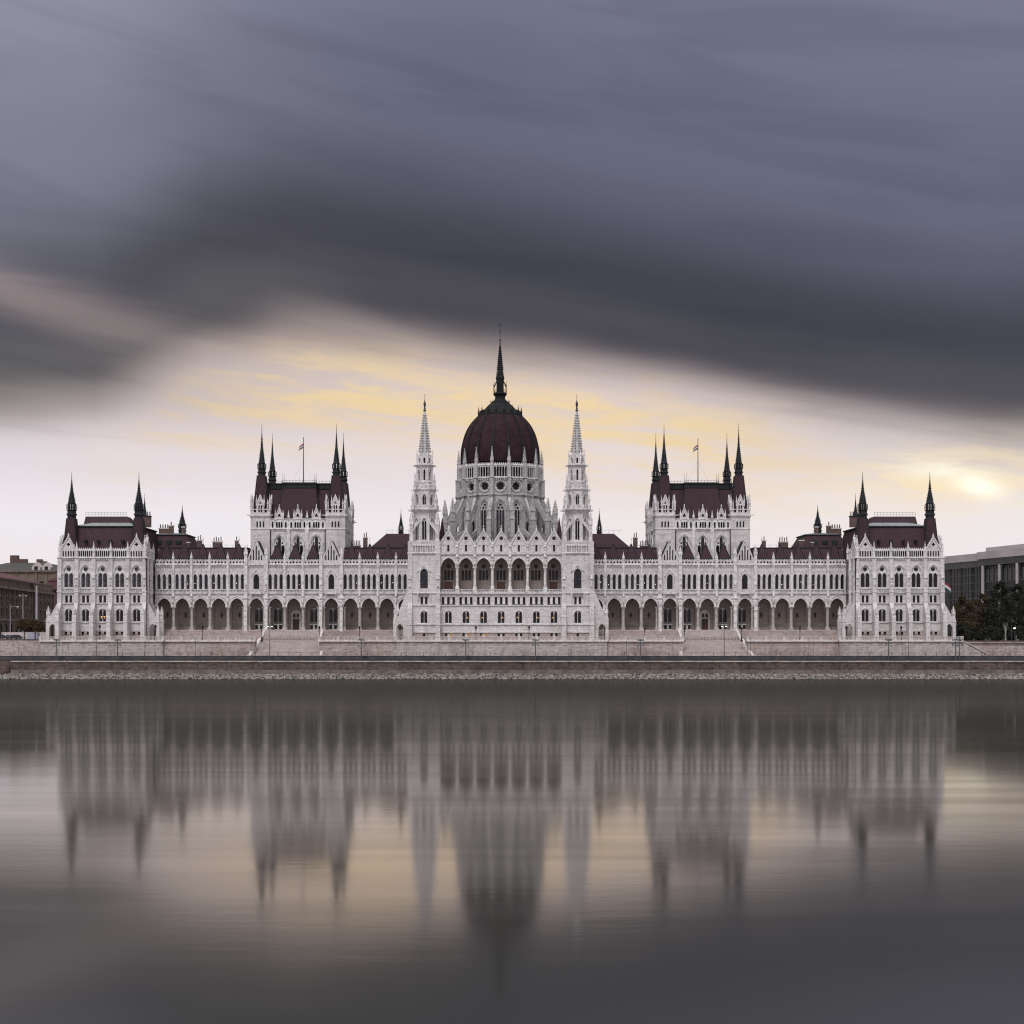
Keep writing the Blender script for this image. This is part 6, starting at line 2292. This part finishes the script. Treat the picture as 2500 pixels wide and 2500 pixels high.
def car(x, y, rz, paint, label):
    E = empty('parked_car', (x, y, GZ), rz)
    tag(E, label, 'car', 'cars parked on the upper embankment')
    b = MB()
    low = [(-2.15, 0.35), (2.15, 0.35), (2.2, 0.62), (2.05, 0.82), (1.1, 0.92), (-1.7, 0.95), (-2.15, 0.85), (-2.2, 0.6)]
    b.prism(low, -0.85, 0.85, paint)
    vs = []
    for (px, pz, w) in ((1.15, 0.9, 0.8), (0.45, 1.42, 0.62), (-1.1, 1.42, 0.62), (-1.75, 0.93, 0.78)):
        vs += [(px, -w, pz), (px, w, pz)]
    b.add(vs, [(0, 1, 3, 2), (2, 3, 5, 4), (4, 5, 7, 6), (0, 2, 4, 6), (1, 7, 5, 3)], paint)
    obj('body', b, E)
    g = MB()
    for q in (-1, 1):
        g.add([(0.95, q * 0.80, 0.96), (0.42, q * 0.655, 1.36), (-1.05, q * 0.655, 1.36), (-1.5, q * 0.79, 0.97)], [(0, 1, 2, 3)], 'glass')
    g.add([(1.12, -0.7, 0.96), (1.12, 0.7, 0.96), (0.52, 0.56, 1.38), (0.52, -0.56, 1.38)], [(0, 1, 2, 3)], 'glass')
    obj('window', g, E)
    wh = MB()
    wh.M = Matrix.Rotation(pi / 2, 4, 'X')
    wh.lathe(0, 0, [(0.33, -0.1), (0.33, 0.1)], 14, 'tyre')
    wh.lathe(0, 0, [(0.2, -0.11), (0.2, 0.11)], 10, 'car_silver')
    wm_ = wh.mesh('wheel')
    for wx in (-1.35, 1.35):
        for q in (-1, 1):
            obj('wheel', wm_, E, (wx, q * 0.78, 0.33))
    for q in (-1, 1):
        l = MB()
        l.box(2.1, 2.2, q * 0.62 - 0.14, q * 0.62 + 0.14, 0.6, 0.74, 'pole_pale')
        obj('headlight', l, E)


car(PX(4, -9), -9, 0.05, 'car_dark', 'dark parked car cut by the left edge of the picture')
car(PX(36, -8.5), -8.5, 3.2, 'car_dark', 'dark parked car just left of the small brown trees')
car(PX(27, -4.5), -4.5, 0.1, 'car_silver', 'silver parked car half hidden behind the dark cars')


def lantern_post(px, Y, top, label, base=TERR - 0.08):
    """cast-iron terrace lantern"""
    E = empty('lantern_post', (PX(px, Y), Y, base))
    tag(E, label, 'lamp post', 'black lanterns on the palace terrace')
    H = Z(top, Y) - base
    p = MB()
    p.lathe(0, 0, [(0.34, 0), (0.34, 0.5), (0.22, 0.6), (0.26, 1.3), (0.10, 1.6), (0.085, H - 1.35), (0.16, H - 1.3), (0.07, H - 1.15)], 8, 'iron')
    p.bar((-0.4, 0, H - 1.45), (0.4, 0, H - 1.45), 0.06, 'iron')
    obj('post', p, E)
    l = MB()
    l.lathe(0, 0, [(0.12, H - 1.15), (0.30, H - 0.5)], 6, 'glass_violet', cap=False)
    for i in range(6):
        a = pi / 6 + i * pi / 3
        l.bar((0.13 * cos(a), 0.13 * sin(a), H - 1.15), (0.31 * cos(a), 0.31 * sin(a), H - 0.5), 0.05, 'iron')
    l.lathe(0, 0, [(0.37, H - 0.5), (0.33, H - 0.42), (0.12, H - 0.15), (0.07, H - 0.08), (0.02, H)], 6, 'iron')
    obj('lantern', l, E)


LY = -13.7
for px, top, lab in ((243.8, 1524, 'black lantern post before the middle of the left pavilion'), (380, 1524, 'black lantern post at the right foot of the left pavilion'),
                     (494.6, 1526, 'black lantern post midway along the far left arcade'), (639, 1527, 'black lantern post left of the left grand staircase'),
                     (779.7, 1527, 'black lantern post right of the left grand staircase'), (877.7, 1527, 'black lantern post between left staircase and central block'),
                     (976.7, 1527, 'black lantern post at the left foot of the central block'), (1161.8, 1527, 'black lantern post before the central block, left one'),
                     (1291.8, 1527, 'black lantern post before the central block, right one'), (1476, 1528, 'black lantern post at the right foot of the central block'),
                     (1574, 1529, 'black lantern post between central block and right staircase'), (1671, 1529, 'black lantern post left of the right grand staircase'),
                     (1810.6, 1529, 'black lantern post right of the right grand staircase'), (1953, 1528, 'black lantern post midway along the far right arcade'),
                     (2066, 1527, 'black lantern post at the left foot of the right pavilion'), (2200, 1527, 'black lantern post before the middle of the right pavilion'),
                     (2336, 1522, 'black lantern post right of the right pavilion, before the dark shrubs')):
    lantern_post(px, LY, top, lab)

RZ = 4.62


def flood_mast(px, lab):
    Y = -28.4
    E = empty('floodlight_mast', (PX(px, Y), Y, RZ))
    tag(E, lab, 'light mast', 'floodlight masts along the lower quay')
    H = Z(1560, Y) - RZ
    p = MB()
    p.lathe(0, 0, [(0.16, 0), (0.11, H)], 8, 'pole_grey')
    for z in (H - 0.3, H - 1.1, H - 1.9):
        p.bar((-0.7, 0, z), (0.7, 0, z), 0.07, 'pole_grey')
    obj('mast', p, E)
    f = MB()
    f.M = Matrix.Rotation(radians(60), 4, 'X')
    f.lathe(0, 0, [(0.14, -0.25), (0.24, 0.1), (0.26, 0.16)], 8, 'pole_grey')
    f = f.mesh('floodlight')
    for z in (H - 0.3, H - 1.1, H - 1.9):
        for x in (-0.72, -0.3, 0.3, 0.72):
            if z < H - 1.5 and abs(x) < 0.5:
                continue
            obj('floodlight', f, E, (x, 0.05, z + random.uniform(-0.1, 0.15)))


for px, lab in ((138.5, 'floodlight mast below the left corner of the left pavilion'), (287, 'floodlight mast below the middle of the left pavilion'),
                (882, 'floodlight mast between the left staircase and the central block'), (1137, 'floodlight mast below the central block, left one'),
                (1307.5, 'floodlight mast below the central block, right one'), (1564, 'floodlight mast between the central block and the right staircase'),
                (2169.6, 'floodlight mast below the middle of the right pavilion'), (2333, 'floodlight mast at the right end of the terrace, left of a close pair'),
                (2343, 'floodlight mast at the right end of the terrace, right of a close pair')):
    flood_mast(px, lab)


def street_lamp(px, Y, top, base, lab, arm=0.55, m='pole_grey', r=0.11, two=True, headlit=True):
    E = empty('street_lamp', (PX(px, Y), Y, base))
    tag(E, lab, 'street lamp', 'modern street lamps')
    H = Z(top, Y) - base
    p = MB()
    p.lathe(0, 0, [(r * 1.5, 0), (r * 1.3, 1.0), (r, 1.2), (r * 0.6, H)], 8, m)
    if arm:
        p.bar((-arm if two else 0, 0, H - 0.5), (arm, 0, H - 0.5), 0.08, m)
    obj('pole', p, E)
    if arm:
        for q in ((-1, 1) if two else (1,)):
            h = MB()
            h.lathe(q * arm, 0, [(0.10, H - 0.5), (0.30, H - 0.62), (0.32, H - 0.8)], 8, m)
            h.lathe(q * arm, 0, [(0.26, H - 0.8), (0.22, H - 0.92)], 8, 'lamp_white' if headlit else 'pole_pale')
            obj('lamp_head', h, E)


street_lamp(658.6, -28.4, 1522, RZ, 'two-headed lit street lamp in front of the left grand staircase')
street_lamp(1768, -28.4, 1522, RZ, 'two-headed lit street lamp in front of the right grand staircase')
street_lamp(7, -6, 1505, GZ, 'short grey street lamp at the far left edge by the cars', 0.5, two=False, headlit=False)
street_lamp(25, -7, 1476, GZ, 'slim grey street lamp with long arm behind the parked cars', 2.2, 'pole_pale', 0.1, False, False)
street_lamp(56, 16, 1449, GZ, 'tall grey double lamp post above the left small brown tree', 1.0, 'pole_pale', 0.13, True, False)
street_lamp(2470, -9, 1510, 9.7, 'slim two-headed lamp post in front of the dark trees', 0.4, 'pole_grey', 0.06, True, False)
for px, lab in ((236, 'thin dark wire pole below the left pavilion, left of its middle'), (354, 'thin dark wire pole below the right corner of the left pavilion'),
                (477, 'thin dark wire pole below the far left arcade'), (615, 'thin dark wire pole just left of the left staircase'),
                (1228, 'thin dark wire pole below the middle of the central block'), (1530, 'thin dark wire pole right of the central block'),
                (1832, 'thin dark wire pole just right of the right staircase'), (1975, 'thin dark wire pole below the far right arcade'),
                (2218, 'thin dark wire pole below the right pavilion')):
    Y = -24.5
    p = MB()
    H = Z(1559, Y) - RZ
    p.lathe(0, 0, [(0.10, 0), (0.09, 1.2), (0.06, 1.3), (0.05, H)], 6, 'iron')
    p.bar((0, 0, H - 0.2), (0, 1.6, H + 0.1), 0.05, 'iron')
    p.lathe(0, 0, [(0.02, H - 0.1), (0.1, H), (0.02, H + 0.1)], 6, 'iron', cap=False)
    tag(obj('wire_pole', p, None, (PX(px, Y), Y, RZ)), lab, 'pole', 'wire poles beside the tram track')
p = MB()
H = Z(1432, 30) - GZ
p.lathe(0, 0, [(0.34, 0), (0.30, H - 0.5), (0.20, H)], 10, 'pole_pale')
p.lathe(0, 0, [(0.34, H - 0.2), (0.34, H), (0.02, H + 0.25)], 10, 'pole_pale')
tag(obj('flag_mast', p, None, (PX(89.5, 30), 30, GZ)), 'thick bluish grey mast standing before the brown palace', 'mast')
g = MB()
H = Z(1533, -9) - 9.7
g.lathe(0, 0, [(0.09, 0), (0.06, H - 0.3)], 7, 'iron')
g.lathe(0, 0, [(0.38, H + 0.02), (0.30, H + 0.2), (0.02, H + 0.32)], 8, 'iron')
E = obj('globe_lamp', g, None, (PX(2477, -9), -9, 9.7))
tag(E, 'low lamp with glowing white dome among the dark trees', 'lamp')
g = MB()
g.lathe(0, 0, [(0.05, H - 0.3), (0.3, H - 0.15), (0.34, H + 0.02), (0.05, H + 0.02)], 8, 'lamp_white')
obj('globe', g, E)


def flag(E, w, h, droop, z, sag, side=-1, yaw=0.0):
    """cloth of three bands hanging away from the pole"""
    for k, m in enumerate(('flag_red', 'flag_white', 'flag_green')):
        f = MB()
        n = 8
        vs, fs = [], []
        for i in range(n + 1):
            q = i / n
            for j in (0, 1):
                b = (k + j) / 3
                x = side * w * q * (1 - 0.35 * sag * q)
                vs.append((x, 0.16 * sin(q * 7 + b * 1.5) * q + 0.03, z - h * b * (1 - 0.25 * q) - droop * q ** 1.2))
        for i in range(n):
            fs.append((2 * i, 2 * i + 2, 2 * i + 3, 2 * i + 1))
        f.add(vs, fs, m, True)
        obj('flag_stripe', f, E)


for s, px, top, lab in ((-1, 741, 1069, 'flagpole with drooping tricolour on the roof of the left chamber block'), (1, 1704, 1072, 'flagpole with drooping tricolour on the roof of the right chamber block')):
    Y = 20.0
    zb = Z(1177, CY + 2)
    E = empty('flagpole', (PX(px, Y), Y, zb))
    tag(E, lab, 'flagpole', 'flagpoles on the chamber roofs')
    H = Z(top, Y) - zb
    p = MB()
    p.lathe(0, 0, [(0.22, -0.6), (0.16, 0.5), (0.10, H - 0.2), (0.10, H)], 8, 'iron')
    p.lathe(0, 0, [(0.05, H - 0.1), (0.2, H + 0.05), (0.05, H + 0.2)], 8, 'iron', cap=False)
    p.bar((0, 0, H * 0.52), (-3.8, 0, 0), 0.025, 'iron')
    p.bar((0, 0, H * 0.52), (3.8, 0, 0), 0.025, 'iron')
    obj('pole', p, E)
    flag(E, 2.0, 1.5, 1.3, H - 1.7, 0.8)
E = empty('wall_flag', (PX(2303, -2), -2, Z(1447, -2)))
tag(E, 'red white and green flag hanging from a staff on the right pavilion', 'flag')
p = MB()
p.bar((-2.0, 0, -1.2), (1.1, 0, 3.6), 0.1, 'iron')
obj('staff', p, E)
flag(E, 2.6, 2.5, 1.9, 3.5, 0.3, 1)
